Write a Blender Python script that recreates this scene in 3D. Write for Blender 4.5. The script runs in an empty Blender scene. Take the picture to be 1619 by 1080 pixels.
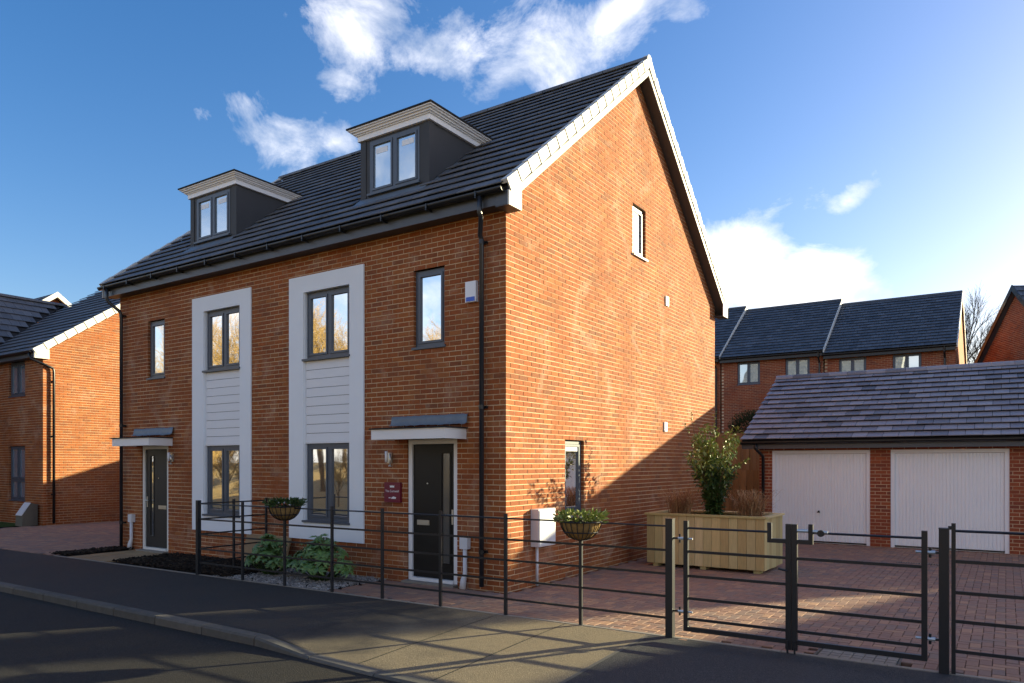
import bpy, math, random
from mathutils import Vector, Matrix
R = math.radians
rnd = random.Random(7)
SC = bpy.context.scene
COL = SC.collection

# ------------------------------------------------------------------ camera, sky, sun, exposure
cam_d = bpy.data.cameras.new('camera'); cam = bpy.data.objects.new('camera', cam_d); COL.objects.link(cam)
CAM = Vector((5.803, -8.549, 1.8))
cam.location = CAM; cam.rotation_euler = (R(90), 0, R(33.706))
cam_d.sensor_width = 36; cam_d.lens = 1171 / 1619 * 36; cam_d.shift_y = 193 / 1619
cam_d.clip_start = .05; cam_d.clip_end = 3000
SC.camera = cam
SC.view_settings.view_transform = 'Standard'; SC.view_settings.look = 'None'
SC.view_settings.gamma = 1; SC.view_settings.use_curve_mapping = False
SC.view_settings.exposure = 2.22
SUN_AZ, SUN_EL = 36.0, 13.9
sd = bpy.data.lights.new('sun', 'SUN'); so = bpy.data.objects.new('sun', sd); COL.objects.link(so)
sdir = Vector((math.sin(R(SUN_AZ)) * math.cos(R(SUN_EL)), math.cos(R(SUN_AZ)) * math.cos(R(SUN_EL)), math.sin(R(SUN_EL))))
so.rotation_euler = sdir.to_track_quat('Z', 'Y').to_euler(); so.location = (0, 0, 40)
sd.energy = 2.9; sd.angle = R(.5); sd.color = (1.0, .90, .56)

def pxdir(x, y):                                   # direction in the world of a point of the sky
    th = R(33.706); a = (x - 809.5) / 1171; b = (733 - y) / 1171
    return Vector((-math.sin(th) + math.cos(th) * a, math.cos(th) + math.sin(th) * a, b)).normalized()

W = bpy.data.worlds.new('World'); SC.world = W; W.use_nodes = True
nt = W.node_tree; nt.nodes.clear()
def N(nt, t, **k):
    n = nt.nodes.new(t)
    for a, v in k.items():
        if a == 'i':
            for s, x in v.items(): n.inputs[s].default_value = x
        else: setattr(n, a, v)
    return n
def L(nt, a, b): nt.links.new(a, b)
def M_(nt, op, a, b=None, c=None, clamp=False):
    n = nt.nodes.new('ShaderNodeMath'); n.operation = op; n.use_clamp = clamp
    for i, v in enumerate((a, b, c)):
        if v is None: continue
        if isinstance(v, (int, float)): n.inputs[i].default_value = v
        else: nt.links.new(v, n.inputs[i])
    return n.outputs[0]
out = N(nt, 'ShaderNodeOutputWorld'); bg = N(nt, 'ShaderNodeBackground', i={'Strength': .115})
sky = N(nt, 'ShaderNodeTexSky', sky_type='NISHITA', sun_disc=False, sun_elevation=R(SUN_EL), sun_rotation=R(SUN_AZ),
        altitude=50, air_density=1.0, dust_density=1.3, ozone_density=1.2)
tc = N(nt, 'ShaderNodeTexCoord')
D = tc.outputs['Generated']
def vdot(v):
    n = N(nt, 'ShaderNodeVectorMath', operation='DOT_PRODUCT'); L(nt, D, n.inputs[0]); n.inputs[1].default_value = v; return n.outputs['Value']
clouds = [(560, 30, 90, 85, 1.2, 0), (690, 95, 130, 56, .95, 0), (860, 85, 165, 66, 1.15, -14), (965, 28, 105, 36, 1.15, -28), (1085, 15, 50, 28, .6, 0),
          (450, 212, 74, 46, .86, 0), (430, 180, 100, 60, .46, 0), (535, 130, 42, 28, .8, 0), (548, 228, 50, 36, .75, 0), (400, 165, 46, 40, .65, 0), (320, 180, 30, 22, .5, 0), (470, 20, 60, 40, .35, 0),
          (1160, 425, 95, 66, 2.6, 0), (1285, 448, 100, 50, 2.6, 8), (1215, 478, 150, 22, 1.5, 0), (1350, 312, 56, 20, .7, -35), (-500, 150, 300, 120, .8, 0), (2300, 200, 300, 100, .8, 0)]
mask = None
for (px, py, rx, ry, st, rot) in clouds:
    c = pxdir(px, py); h = Vector((c.y, -c.x, 0)).normalized(); u = h.cross(c).normalized()
    if u.z < 0: u = -u
    cr, sr = math.cos(R(-rot)), math.sin(R(-rot))
    h2 = h * cr + u * sr; u2 = u * cr - h * sr
    k = (pxdir(px + 100, py) - pxdir(px, py)).length / 100; k2 = (pxdir(px, py + 100) - pxdir(px, py)).length / 100
    a = M_(nt, 'DIVIDE', M_(nt, 'SUBTRACT', vdot(h2), c.dot(h2)), rx * k); b = M_(nt, 'DIVIDE', M_(nt, 'SUBTRACT', vdot(u2), c.dot(u2)), ry * k2)
    d2 = M_(nt, 'ADD', M_(nt, 'MULTIPLY', a, a), M_(nt, 'MULTIPLY', b, b))
    back = M_(nt, 'GREATER_THAN', vdot(c), .2)
    m = M_(nt, 'MULTIPLY', M_(nt, 'MULTIPLY', M_(nt, 'EXPONENT', M_(nt, 'MULTIPLY', d2, -1.1)), st), back)
    mask = m if mask is None else M_(nt, 'MAXIMUM', mask, m)
# unseen broken cloud elsewhere, added and thickened low down to fill the shaded front
fwd = pxdir(809.5, 500)
rest = M_(nt, 'MULTIPLY', M_(nt, 'SUBTRACT', .52, vdot(fwd)), 3.0, clamp=True)
upz = N(nt, 'ShaderNodeSeparateXYZ'); L(nt, D, upz.inputs[0])
mask = M_(nt, 'MAXIMUM', mask, M_(nt, 'MULTIPLY', M_(nt, 'MULTIPLY', rest, M_(nt, 'MAXIMUM', M_(nt, 'SUBTRACT', 1.12, M_(nt, 'MULTIPLY', upz.outputs[2], 1.0)), .45)), M_(nt, 'GREATER_THAN', upz.outputs[2], 0)))
mp = N(nt, 'ShaderNodeMapping', i={'Scale': (1, 1, 1.35)}); L(nt, D, mp.inputs[0])
nz = N(nt, 'ShaderNodeTexNoise', i={'Scale': 9.0, 'Detail': 11.0, 'Roughness': .66, 'Distortion': .35}); L(nt, mp.outputs[0], nz.inputs['Vector'])
cl = M_(nt, 'ADD', M_(nt, 'MULTIPLY', M_(nt, 'SUBTRACT', nz.outputs['Fac'], .5), 3.3), M_(nt, 'SUBTRACT', M_(nt, 'MULTIPLY', mask, 1.15), .42))
clf = M_(nt, 'MULTIPLY', M_(nt, 'MULTIPLY', cl, .8, clamp=True), M_(nt, 'GREATER_THAN', mask, .01))
clf = M_(nt, 'MULTIPLY', clf, .88)
# a second, fine noise shades the body of each cloud
nz2 = N(nt, 'ShaderNodeTexNoise', i={'Scale': 14.0, 'Detail': 6.0}); L(nt, mp.outputs[0], nz2.inputs['Vector'])
ccol = N(nt, 'ShaderNodeMix', data_type='RGBA'); L(nt, M_(nt, 'MULTIPLY', M_(nt, 'SUBTRACT', nz2.outputs['Fac'], .35), 2.2, clamp=True), ccol.inputs['Factor'])
ccol.inputs['A'].default_value = (1.9, 2.0, 2.2, 1); ccol.inputs['B'].default_value = (4.8, 4.5, 4.2, 1)
mx = N(nt, 'ShaderNodeMix', data_type='RGBA'); L(nt, clf, mx.inputs['Factor'])
tint = N(nt, 'ShaderNodeVectorMath', operation='MULTIPLY'); L(nt, sky.outputs[0], tint.inputs[0]); tint.inputs[1].default_value = (.97, .94, 1.05)
hs = N(nt, 'ShaderNodeHueSaturation', i={'Saturation': 1.4, 'Value': .445}); L(nt, tint.outputs[0], hs.inputs['Color'])
L(nt, hs.outputs[0], mx.inputs['A']); L(nt, ccol.outputs['Result'], mx.inputs['B'])
L(nt, mx.outputs['Result'], bg.inputs['Color']); L(nt, bg.outputs[0], out.inputs['Surface'])

# ------------------------------------------------------------------ materials
def mat(name, col, rough=.6, spec=.4, metal=0.0, var=0.0, noise=0, bump=0.0, bscale=60, ramp=None, isl=False, grime=0, vscale=None, effl=0):
    """procedural material: base colour(s) chosen per piece, fine noise in colour, bump."""
    m = bpy.data.materials.new(name); m.use_nodes = True; t = m.node_tree; b = t.nodes['Principled BSDF']
    b.inputs['Roughness'].default_value = rough; b.inputs['Specular IOR Level'].default_value = spec; b.inputs['Metallic'].default_value = metal
    tcx = N(t, 'ShaderNodeTexCoord'); oi = N(t, 'ShaderNodeObjectInfo'); ge = N(t, 'ShaderNodeNewGeometry')
    rn = M_(t, 'FRACT', M_(t, 'ADD', oi.outputs['Random'], ge.outputs['Random Per Island'])) if isl else oi.outputs['Random']
    off = N(t, 'ShaderNodeCombineXYZ'); L(t, M_(t, 'MULTIPLY', rn, 37.0), off.inputs[0]); L(t, M_(t, 'MULTIPLY', rn, 91.0), off.inputs[1])
    va = N(t, 'ShaderNodeVectorMath', operation='ADD'); L(t, tcx.outputs['Object'], va.inputs[0]); L(t, off.outputs[0], va.inputs[1])
    vec = va.outputs[0]
    if ramp:
        r = N(t, 'ShaderNodeValToRGB'); L(t, rn, r.inputs[0]); e = r.color_ramp.elements; r.color_ramp.interpolation = 'LINEAR'
        while len(e) > 1: e.remove(e[0])
        e[0].position = 0; e[0].color = (*ramp[0], 1)
        for i, c in enumerate(ramp[1:]): x = e.new((i + 1) / (len(ramp) - 1)); x.color = (*c, 1)
        src = r.outputs[0]
    else:
        rg = N(t, 'ShaderNodeRGB'); rg.outputs[0].default_value = (*col, 1); src = rg.outputs[0]
    if var:
        if noise:
            nn = N(t, 'ShaderNodeTexNoise', i={'Scale': noise, 'Detail': 6.0, 'Roughness': .65}); L(t, vec, nn.inputs['Vector']); f = nn.outputs['Fac']
            if vscale:
                mpp = N(t, 'ShaderNodeMapping', i={'Scale': vscale}); L(t, vec, mpp.inputs[0]); L(t, mpp.outputs[0], nn.inputs['Vector'])
            fac = M_(t, 'ADD', M_(t, 'MULTIPLY', M_(t, 'SUBTRACT', f, .5), var * 4), 1.0)
        else: fac = M_(t, 'ADD', M_(t, 'MULTIPLY', M_(t, 'SUBTRACT', rn, .5), var * 2), 1.0)
        vm = N(t, 'ShaderNodeVectorMath', operation='SCALE'); L(t, src, vm.inputs[0]); L(t, M_(t, 'MAXIMUM', fac, .05), vm.inputs['Scale']); src = vm.outputs[0]
    if grime:
        g2 = N(t, 'ShaderNodeTexNoise', i={'Scale': .9, 'Detail': 5.0, 'Roughness': .6}); L(t, ge.outputs['Position'], g2.inputs['Vector'])
        vm = N(t, 'ShaderNodeVectorMath', operation='SCALE'); L(t, src, vm.inputs[0])
        L(t, M_(t, 'ADD', M_(t, 'MULTIPLY', M_(t, 'SUBTRACT', g2.outputs['Fac'], .5), grime * 4), 1.0), vm.inputs['Scale']); src = vm.outputs[0]
    if effl:                                                             # pale lime bloom and darker damp patches with shapes of their own
        g3 = N(t, 'ShaderNodeTexNoise', i={'Scale': 1.5, 'Detail': 7.0, 'Roughness': .68, 'Distortion': .6}); L(t, ge.outputs['Position'], g3.inputs['Vector'])
        g4 = N(t, 'ShaderNodeTexNoise', i={'Scale': 34.0, 'Detail': 3.0}); L(t, ge.outputs['Position'], g4.inputs['Vector'])
        mxe = N(t, 'ShaderNodeMix', data_type='RGBA'); L(t, src, mxe.inputs['A']); mxe.inputs['B'].default_value = (.50, .38, .29, 1)
        L(t, M_(t, 'MULTIPLY', M_(t, 'MULTIPLY', M_(t, 'SUBTRACT', g3.outputs['Fac'], .54), 5.0, clamp=True), M_(t, 'MULTIPLY', g4.outputs['Fac'], effl)), mxe.inputs['Factor']); src = mxe.outputs['Result']
    L(t, src, b.inputs['Base Color'])
    if bump:
        bn = N(t, 'ShaderNodeTexNoise', i={'Scale': bscale, 'Detail': 5.0, 'Roughness': .7}); L(t, vec, bn.inputs['Vector'])
        bp = N(t, 'ShaderNodeBump', i={'Strength': .6, 'Distance': bump}); L(t, bn.outputs['Fac'], bp.inputs['Height']); L(t, bp.outputs[0], b.inputs['Normal'])
    return m
def glass(name, base, refl, rough=.02, tint=(1, 1, 1)):
    m = bpy.data.materials.new(name); m.use_nodes = True; t = m.node_tree; t.nodes.remove(t.nodes['Principled BSDF'])
    d = N(t, 'ShaderNodeBsdfDiffuse', i={'Color': (*base, 1)}); g = N(t, 'ShaderNodeBsdfGlossy', i={'Roughness': rough, 'Color': (*tint, 1)})
    # old panes are not optically flat: a broad faint ripple bends what they mirror
    tcx = N(t, 'ShaderNodeTexCoord'); n = N(t, 'ShaderNodeTexNoise', i={'Scale': 2.0, 'Detail': 1.0}); oi = N(t, 'ShaderNodeObjectInfo'); cv = N(t, 'ShaderNodeVectorMath', operation='ADD')
    cx = N(t, 'ShaderNodeCombineXYZ'); L(t, M_(t, 'MULTIPLY', oi.outputs['Random'], 50.0), cx.inputs[0]); L(t, tcx.outputs['Object'], cv.inputs[0]); L(t, cx.outputs[0], cv.inputs[1]); L(t, cv.outputs[0], n.inputs['Vector'])
    bp = N(t, 'ShaderNodeBump', i={'Strength': .2, 'Distance': .006}); L(t, n.outputs['Fac'], bp.inputs['Height']); L(t, bp.outputs[0], g.inputs['Normal'])
    fr = N(t, 'ShaderNodeFresnel', i={'IOR': 1.5}); f = M_(t, 'ADD', M_(t, 'MULTIPLY', fr.outputs[0], .9), refl, clamp=True)
    x = N(t, 'ShaderNodeMixShader'); L(t, f, x.inputs[0]); L(t, d.outputs[0], x.inputs[1]); L(t, g.outputs[0], x.inputs[2]); L(t, x.outputs[0], t.nodes['Material Output'].inputs[0])
    return m
RB = [(0.311, 0.094, 0.028), (0.28, 0.08, 0.024), (0.331, 0.111, 0.033), (0.242, 0.072, 0.028), (0.306, 0.09, 0.026), (0.207, 0.075, 0.034), (0.28, 0.079, 0.026), (0.336, 0.123, 0.041), (0.231, 0.076, 0.032), (0.311, 0.094, 0.028), (0.268, 0.077, 0.026), (0.293, 0.085, 0.026)]
M = dict(
    brick=mat('red_brindle_brick', None, .85, .25, ramp=RB, isl=True, var=.15, noise=22, bump=.005, bscale=55, grime=.11, effl=.9),
    brick_b=mat('garage_red_brick', None, .85, .25, ramp=[(.30, .075, .033), (.26, .064, .032), (.33, .088, .036), (.20, .058, .036), (.28, .07, .032)], isl=True, var=.16, noise=22, bump=.005, grime=.08),
    mortar=mat('buff_mortar', (.62, .47, .30), .95, .1, var=.12, noise=6, grime=.12, bump=.004, bscale=90),
    tile=mat('slate_grey_roof_tile', None, .58, .35, ramp=[(.11, .112, .122), (.135, .137, .147), (.092, .095, .105), (.16, .162, .172)], isl=True, var=.14, noise=9, bump=.003, bscale=80),
    gtile=mat('plum_grey_roof_tile', None, .5, .5, ramp=[(.26, .25, .275), (.31, .30, .32), (.20, .195, .22), (.28, .27, .295), (.12, .12, .135), (.33, .32, .34)], isl=True, var=.10, noise=14, bump=.003, bscale=70, vscale=(1, 1, 1)),
    ttile=mat('blue_slate_roof_tile', None, .5, .45, ramp=[(.060, .070, .085), (.080, .09, .108), (.045, .053, .066), (.095, .107, .128)], isl=True, var=.10, noise=8),
    deck=mat('roofing_felt', (.02, .02, .022), .9),
    verge=mat('pale_grey_verge_plastic', (.62, .61, .57), .5, .4, var=.04, noise=4),
    soffit=mat('dark_soffit_board', (.06, .062, .066), .5, .4),
    fascia=mat('dark_grey_fascia_board', (.07, .078, .092), .4, .5, var=.05, noise=3),
    gutter=mat('black_plastic_gutter', (.012, .013, .016), .32, .5),
    pipe=mat('grey_black_downpipe', (.022, .027, .036), .28, .6),
    dormer=mat('charcoal_dormer_cladding', (.052, .053, .056), .6, .3, var=.06, noise=3, bump=.001),
    crown=mat('white_moulded_trim', (.86, .865, .88), .45, .4, var=.03, noise=5),
    frame=mat('blue_grey_window_frame', (.075, .093, .122), .38, .5),
    render_=mat('pale_grey_render', (.82, .86, .90), .8, .2, var=.025, noise=2.5, bump=.001, bscale=200),
    board=mat('pale_cladding_board', (.80, .82, .85), .6, .3, var=.03, noise=5, bump=.002, bscale=60, vscale=(.5, 8, 12)),
    white=mat('white_painted_trim', (.80, .80, .80), .45, .4, var=.02, noise=3),
    cream=mat('cream_door_frame', (.74, .74, .70), .45, .4),
    door=mat('black_door', (.006, .006, .0065), .42, .35, bump=.0015, bscale=30),
    door2=mat('grey_door', (.018, .019, .021), .45, .35),
    steel=mat('brushed_steel', (.62, .61, .58), .3, .5, metal=.9),
    galv=mat('galvanised_steel', (.55, .58, .58), .35, .5, metal=.7),
    lead=mat('lead_flashing', (.14, .165, .19), .45, .5, var=.18, noise=6, bump=.012, bscale=9),
    maroon=mat('maroon_enamel', (.16, .006, .028), .35, .5),
    meter=mat('meter_box_plastic', (.66, .67, .70), .45, .4),
    iron=mat('black_railing_paint', (.010, .012, .017), .40, .5),
    alarm=mat('white_alarm_plastic', (.8, .82, .86), .35, .5), blue=mat('blue_alarm_lens', (.02, .10, .55), .3, .5),
    paver=mat('brindle_paver', None, .85, .25, ramp=[(.31, .18, .125), (.25, .15, .115), (.37, .22, .14), (.20, .145, .125), (.29, .17, .12), (.24, .17, .135)], isl=True, var=.10, noise=18, bump=.003, bscale=90, grime=.07),
    pbase=mat('jointing_sand', (.05, .042, .036), .95, .1, var=.2, noise=10),
    kerb=mat('concrete_kerb', None, .9, .2, ramp=[(.115, .108, .095), (.10, .095, .085), (.13, .12, .105)], var=.16, noise=10, bump=.004, bscale=60),
    edging=mat('concrete_edging', (.26, .235, .20), .9, .2, var=.15, noise=8, bump=.003),
    flag=mat('buff_paving_slab', None, .9, .2, ramp=[(.34, .23, .12), (.29, .20, .115), (.37, .26, .14)], isl=True, var=.12, noise=6, bump=.004, bscale=30),
    gravel=mat('grey_gravel', None, .8, .3, ramp=[(.30, .29, .28), (.16, .16, .17), (.42, .40, .37), (.22, .20, .18), (.50, .49, .47), (.10, .10, .11)], isl=True),
    soil=mat('dark_soil', (.018, .014, .011), .95, .1, var=.25, noise=12, bump=.02, bscale=20),
    bark=mat('bark_mulch', None, .95, .1, ramp=[(.016, .013, .011), (.03, .022, .017), (.012, .011, .010), (.06, .045, .032), (.02, .016, .014)], isl=True),
    grass=mat('lawn', (.045, .085, .02), .9, .2, var=.3, noise=5, bump=.02, bscale=60),
    litter=mat('leaf_litter', (.36, .25, .11), .95, .1, var=.3, noise=4, bump=.03, bscale=12),
    wood=mat('treated_softwood', None, .7, .25, ramp=[(.60, .46, .21), (.42, .35, .15), (.68, .54, .28), (.36, .28, .12), (.56, .40, .18), (.50, .42, .20)], isl=True, var=.16, noise=5, bump=.002, bscale=40, vscale=(9, 9, .9)),
    fwood=mat('fence_timber', None, .8, .2, ramp=[(.36, .25, .11), (.29, .20, .09), (.42, .30, .14)], isl=True, var=.12, noise=5, vscale=(9, 9, .9)),
    bark2=mat('tree_bark', (.15, .105, .06), .9, .15, var=.2, noise=6),
    twig=mat('golden_branch', (.33, .22, .085), .9, .1, var=.2, noise=3),
    dtwig=mat('grey_branch', (.10, .09, .08), .9, .1, var=.2, noise=3),
    leaf=mat('glossy_leaf', None, .4, .5, ramp=[(.03, .065, .014), (.05, .09, .02), (.02, .05, .012), (.075, .12, .025)], isl=True),
    fatsia=mat('fatsia_leaf', None, .38, .5, ramp=[(.085, .17, .04), (.13, .24, .06), (.06, .13, .035), (.17, .27, .09)], isl=True),
    ylow=mat('yellow_green_leaf', None, .45, .4, ramp=[(.20, .25, .035), (.13, .19, .03), (.32, .33, .08), (.08, .13, .02), (.38, .40, .16)], isl=True),
    conifer=mat('dark_evergreen', None, .8, .2, ramp=[(.018, .035, .014), (.03, .055, .02), (.04, .06, .025)], isl=True),
    dry=mat('dry_grass_blade', None, .8, .2, ramp=[(.46, .25, .12), (.33, .16, .085), (.55, .36, .18), (.25, .12, .06)], isl=True),
    coir=mat('coir_liner', (.26, .17, .07), .95, .1, var=.25, noise=25, bump=.01),
    petal=mat('pansy_petal', None, .6, .2, ramp=[(.75, .72, .2), (.8, .8, .75), (.12, .04, .3), (.7, .6, .1)], isl=True),
    gdoor=mat('white_garage_door', (.86, .87, .88), .5, .35, var=.012, noise=2),
    darkin=mat('dark_interior', (.01, .01, .012), .9),
    glass=glass('window_glass', (.05, .055, .06), .72),
    glass_b=glass('dormer_glass', (.22, .30, .38), .42, tint=(.9, .96, 1)),
    glass_d=glass('door_glass', (.10, .095, .085), .12, rough=.12),
    blind=mat('white_blind', (.75, .75, .75), .8),
    lace=mat('patterned_blind_trim', (.85, .88, .92), .7, var=.12, noise=60),
    sfoam=mat('grey_cabinet', (.13, .125, .10), .6),
)
# mortar: buff, smeared with brick dust in broad patches
def smear(m):
    t = m.node_tree; b = t.nodes['Principled BSDF']; src = b.inputs['Base Color'].links[0].from_socket
    ge = N(t, 'ShaderNodeNewGeometry'); n = N(t, 'ShaderNodeTexNoise', i={'Scale': 1.15, 'Detail': 6.0, 'Roughness': .62}); L(t, ge.outputs['Position'], n.inputs['Vector'])
    mx = N(t, 'ShaderNodeMix', data_type='RGBA'); L(t, src, mx.inputs['A']); mx.inputs['B'].default_value = (.30, .14, .075, 1)
    L(t, M_(t, 'MULTIPLY', M_(t, 'SUBTRACT', n.outputs['Fac'], .46), 4.0, clamp=True), mx.inputs['Factor']); L(t, mx.outputs['Result'], b.inputs['Base Color'])
smear(M['mortar'])
# tarmac: dark aggregate speckle, brown dust patches, and on the pavement an older buff-speckled apron
def tarmac(name, base, speck, patch):
    m = bpy.data.materials.new(name); m.use_nodes = True; t = m.node_tree; b = t.nodes['Principled BSDF']
    b.inputs['Roughness'].default_value = .82; b.inputs['Specular IOR Level'].default_value = .3
    ge = N(t, 'ShaderNodeNewGeometry')
    n1 = N(t, 'ShaderNodeTexNoise', i={'Scale': 110.0, 'Detail': 3.0}); n2 = N(t, 'ShaderNodeTexNoise', i={'Scale': 1.1, 'Detail': 6.0, 'Roughness': .65}); n3 = N(t, 'ShaderNodeTexNoise', i={'Scale': 5.0, 'Detail': 6.0, 'Roughness': .7, 'Distortion': 1.0})
    for n in (n1, n2, n3): L(t, ge.outputs['Position'], n.inputs['Vector'])
    vo = N(t, 'ShaderNodeTexVoronoi', i={'Scale': 130.0}); L(t, ge.outputs['Position'], vo.inputs['Vector'])
    a = N(t, 'ShaderNodeMix', data_type='RGBA'); a.inputs['A'].default_value = (*base, 1); a.inputs['B'].default_value = (*speck, 1)
    sp = N(t, 'ShaderNodeSeparateColor'); L(t, vo.outputs['Color'], sp.inputs[0])
    L(t, M_(t, 'MULTIPLY', M_(t, 'POWER', sp.outputs[0], 3.0), M_(t, 'MULTIPLY', n1.outputs['Fac'], 1.6), clamp=True), a.inputs['Factor'])
    c = N(t, 'ShaderNodeMix', data_type='RGBA'); L(t, a.outputs['Result'], c.inputs['A']); c.inputs['B'].default_value = (*patch, 1)
    L(t, M_(t, 'MULTIPLY', M_(t, 'SUBTRACT', M_(t, 'ADD', M_(t, 'MULTIPLY', n2.outputs['Fac'], .7), M_(t, 'MULTIPLY', n3.outputs['Fac'], .3)), .46), 4.2, clamp=True), c.inputs['Factor'])
    L(t, c.outputs['Result'], b.inputs['Base Color'])
    bp = N(t, 'ShaderNodeBump', i={'Strength': .8, 'Distance': .006}); L(t, M_(t, 'ADD', vo.outputs['Distance'], n1.outputs['Fac']), bp.inputs['Height']); L(t, bp.outputs[0], b.inputs['Normal'])
    return m
M['road'] = tarmac('road_asphalt', (.013, .012, .011), (.06, .054, .047), (.025, .021, .016))
M['path'] = tarmac('pavement_asphalt', (.026, .025, .025), (.085, .078, .07), (.050, .040, .033))
M['apron'] = tarmac('shade_faded_apron_asphalt', (.165, .132, .085), (.34, .275, .18), (.235, .185, .115))
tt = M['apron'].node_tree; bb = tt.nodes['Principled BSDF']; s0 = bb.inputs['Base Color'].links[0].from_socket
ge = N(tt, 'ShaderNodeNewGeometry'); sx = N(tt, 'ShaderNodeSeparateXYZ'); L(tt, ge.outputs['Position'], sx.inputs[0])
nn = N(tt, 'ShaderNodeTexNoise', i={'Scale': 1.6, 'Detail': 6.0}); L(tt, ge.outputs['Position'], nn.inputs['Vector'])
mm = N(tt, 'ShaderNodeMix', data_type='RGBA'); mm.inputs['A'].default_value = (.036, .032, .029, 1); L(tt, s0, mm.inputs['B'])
L(tt, M_(tt, 'MULTIPLY', M_(tt, 'ADD', M_(tt, 'ADD', sx.outputs[0], .55), M_(tt, 'MULTIPLY', M_(tt, 'SUBTRACT', nn.outputs['Fac'], .5), 3.0)), .62, clamp=True), mm.inputs['Factor']); L(tt, mm.outputs['Result'], bb.inputs['Base Color'])  # left end darkened along x: soft shadow edge painted into the apron colour
M['newtar'] = tarmac('fresh_asphalt', (.034, .035, .038), (.09, .09, .09), (.048, .048, .050))

M['iron'].node_tree.nodes['Principled BSDF'].inputs['IOR'].default_value = 1.5
# ------------------------------------------------------------------ mesh helpers
class MB:
    def __init__(s): s.v = []; s.f = []
    def add(s, vs, fs):
        o = len(s.v); s.v += [tuple(v) for v in vs]; s.f += [tuple(i + o for i in f) for f in fs]; return s
    def box(s, x0, x1, y0, y1, z0, z1, mt=None):
        vs = [Vector(p) for p in ((x0, y0, z0), (x1, y0, z0), (x1, y1, z0), (x0, y1, z0), (x0, y0, z1), (x1, y0, z1), (x1, y1, z1), (x0, y1, z1))]
        if mt is not None: vs = [mt @ v for v in vs]
        return s.add(vs, [(0, 3, 2, 1), (4, 5, 6, 7), (0, 1, 5, 4), (1, 2, 6, 5), (2, 3, 7, 6), (3, 0, 4, 7)])
    def bevbox(s, x0, x1, y0, y1, z0, z1, b, mt=None):                    # box with its top edges chamfered
        vs = [(x0, y0, z0), (x1, y0, z0), (x1, y1, z0), (x0, y1, z0), (x0, y0, z1 - b), (x1, y0, z1 - b), (x1, y1, z1 - b), (x0, y1, z1 - b),
              (x0 + b, y0 + b, z1), (x1 - b, y0 + b, z1), (x1 - b, y1 - b, z1), (x0 + b, y1 - b, z1)]
        vs = [Vector(v) for v in vs]
        if mt is not None: vs = [mt @ v for v in vs]
        return s.add(vs, [(0, 3, 2, 1), (8, 9, 10, 11)] + [(i, (i + 1) % 4, 4 + (i + 1) % 4, 4 + i) for i in range(4)] + [(4 + i, 4 + (i + 1) % 4, 8 + (i + 1) % 4, 8 + i) for i in range(4)])
    def prism(s, poly, ex, mt=None):                                     # poly: 3-d points, extruded by vector ex
        n = len(poly); a = [Vector(p) for p in poly]; b = [p + Vector(ex) for p in a]; vs = a + b
        if mt is not None: vs = [mt @ v for v in vs]
        return s.add(vs, [tuple(range(n))[::-1], tuple(range(n, 2 * n))] + [(i, (i + 1) % n, n + (i + 1) % n, n + i) for i in range(n)])
    def tube(s, pts, r, n=8, cap=True):
        pts = [Vector(p) for p in pts]; rs = r if isinstance(r, (list, tuple)) else [r] * len(pts); o = len(s.v)
        up = None
        for i, p in enumerate(pts):
            d = (pts[min(i + 1, len(pts) - 1)] - pts[max(i - 1, 0)]).normalized()
            if up is None:
                up = Vector((0, 0, 1)) if abs(d.z) < .9 else Vector((1, 0, 0))
            a = d.cross(up).normalized(); b = a.cross(d).normalized(); up = b
            for k in range(n):
                t = 2 * math.pi * k / n; s.v.append(tuple(p + (a * math.cos(t) + b * math.sin(t)) * rs[i]))
        for i in range(len(pts) - 1):
            for k in range(n):
                s.f.append((o + i * n + k, o + i * n + (k + 1) % n, o + (i + 1) * n + (k + 1) % n, o + (i + 1) * n + k))
        if cap:
            s.f.append(tuple(o + k for k in range(n))[::-1]); s.f.append(tuple(o + (len(pts) - 1) * n + k for k in range(n)))
        return s
    def lathe(s, prof, c=(0, 0, 0), n=20):
        o = len(s.v); c = Vector(c)
        for (r, z) in prof:
            for k in range(n):
                t = 2 * math.pi * k / n; s.v.append((c.x + r * math.cos(t), c.y + r * math.sin(t), c.z + z))
        for i in range(len(prof) - 1):
            for k in range(n): s.f.append((o + i * n + k, o + i * n + (k + 1) % n, o + (i + 1) * n + (k + 1) % n, o + (i + 1) * n + k))
        return s
    def mesh(s, name, m, smooth=False):
        me = bpy.data.meshes.new(name); me.from_pydata(s.v, [], s.f)
        if m is not None: me.materials.append(m)
        if smooth: me.shade_smooth()
        return me
    def build(s, name, m, parent=None, smooth=False, stuff=False, loc=None):
        o = bpy.data.objects.new(name, s.mesh(name, m, smooth)); COL.objects.link(o)
        if parent is not None: o.parent = parent
        if loc: o.location = loc
        if stuff: o['kind'] = 'stuff'
        return o
def inst(name, me, loc, parent, rot=(0, 0, 0), scale=None):
    o = bpy.data.objects.new(name, me); COL.objects.link(o); o.location = loc; o.rotation_euler = rot; o.parent = parent
    if scale: o.scale = scale
    return o
def tag(o, label, cat, group=None):
    o['label'] = label; o['category'] = cat
    if group: o['group'] = group
    return o
def thing(name, label, cat, loc=(0, 0, 0), rz=0, group=None):
    o = bpy.data.objects.new(name, None); o.empty_display_size = .2; COL.objects.link(o); o.location = loc; o.rotation_euler = (0, 0, rz)
    return tag(o, label, cat, group)
def struct(o): o['kind'] = 'structure'; return o
def holder(name, parent):                                                # a part that is itself split into pieces
    o = bpy.data.objects.new(name, None); COL.objects.link(o); o.parent = parent; return o
def copy_tree(o, parent=None):
    c = o.copy(); COL.objects.link(c); c.parent = parent
    for ch in list(o.children): copy_tree(ch, c)
    return c
def box1(name, m, parent, *a, **k): return MB().box(*a).build(name, m, parent, **k)

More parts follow.
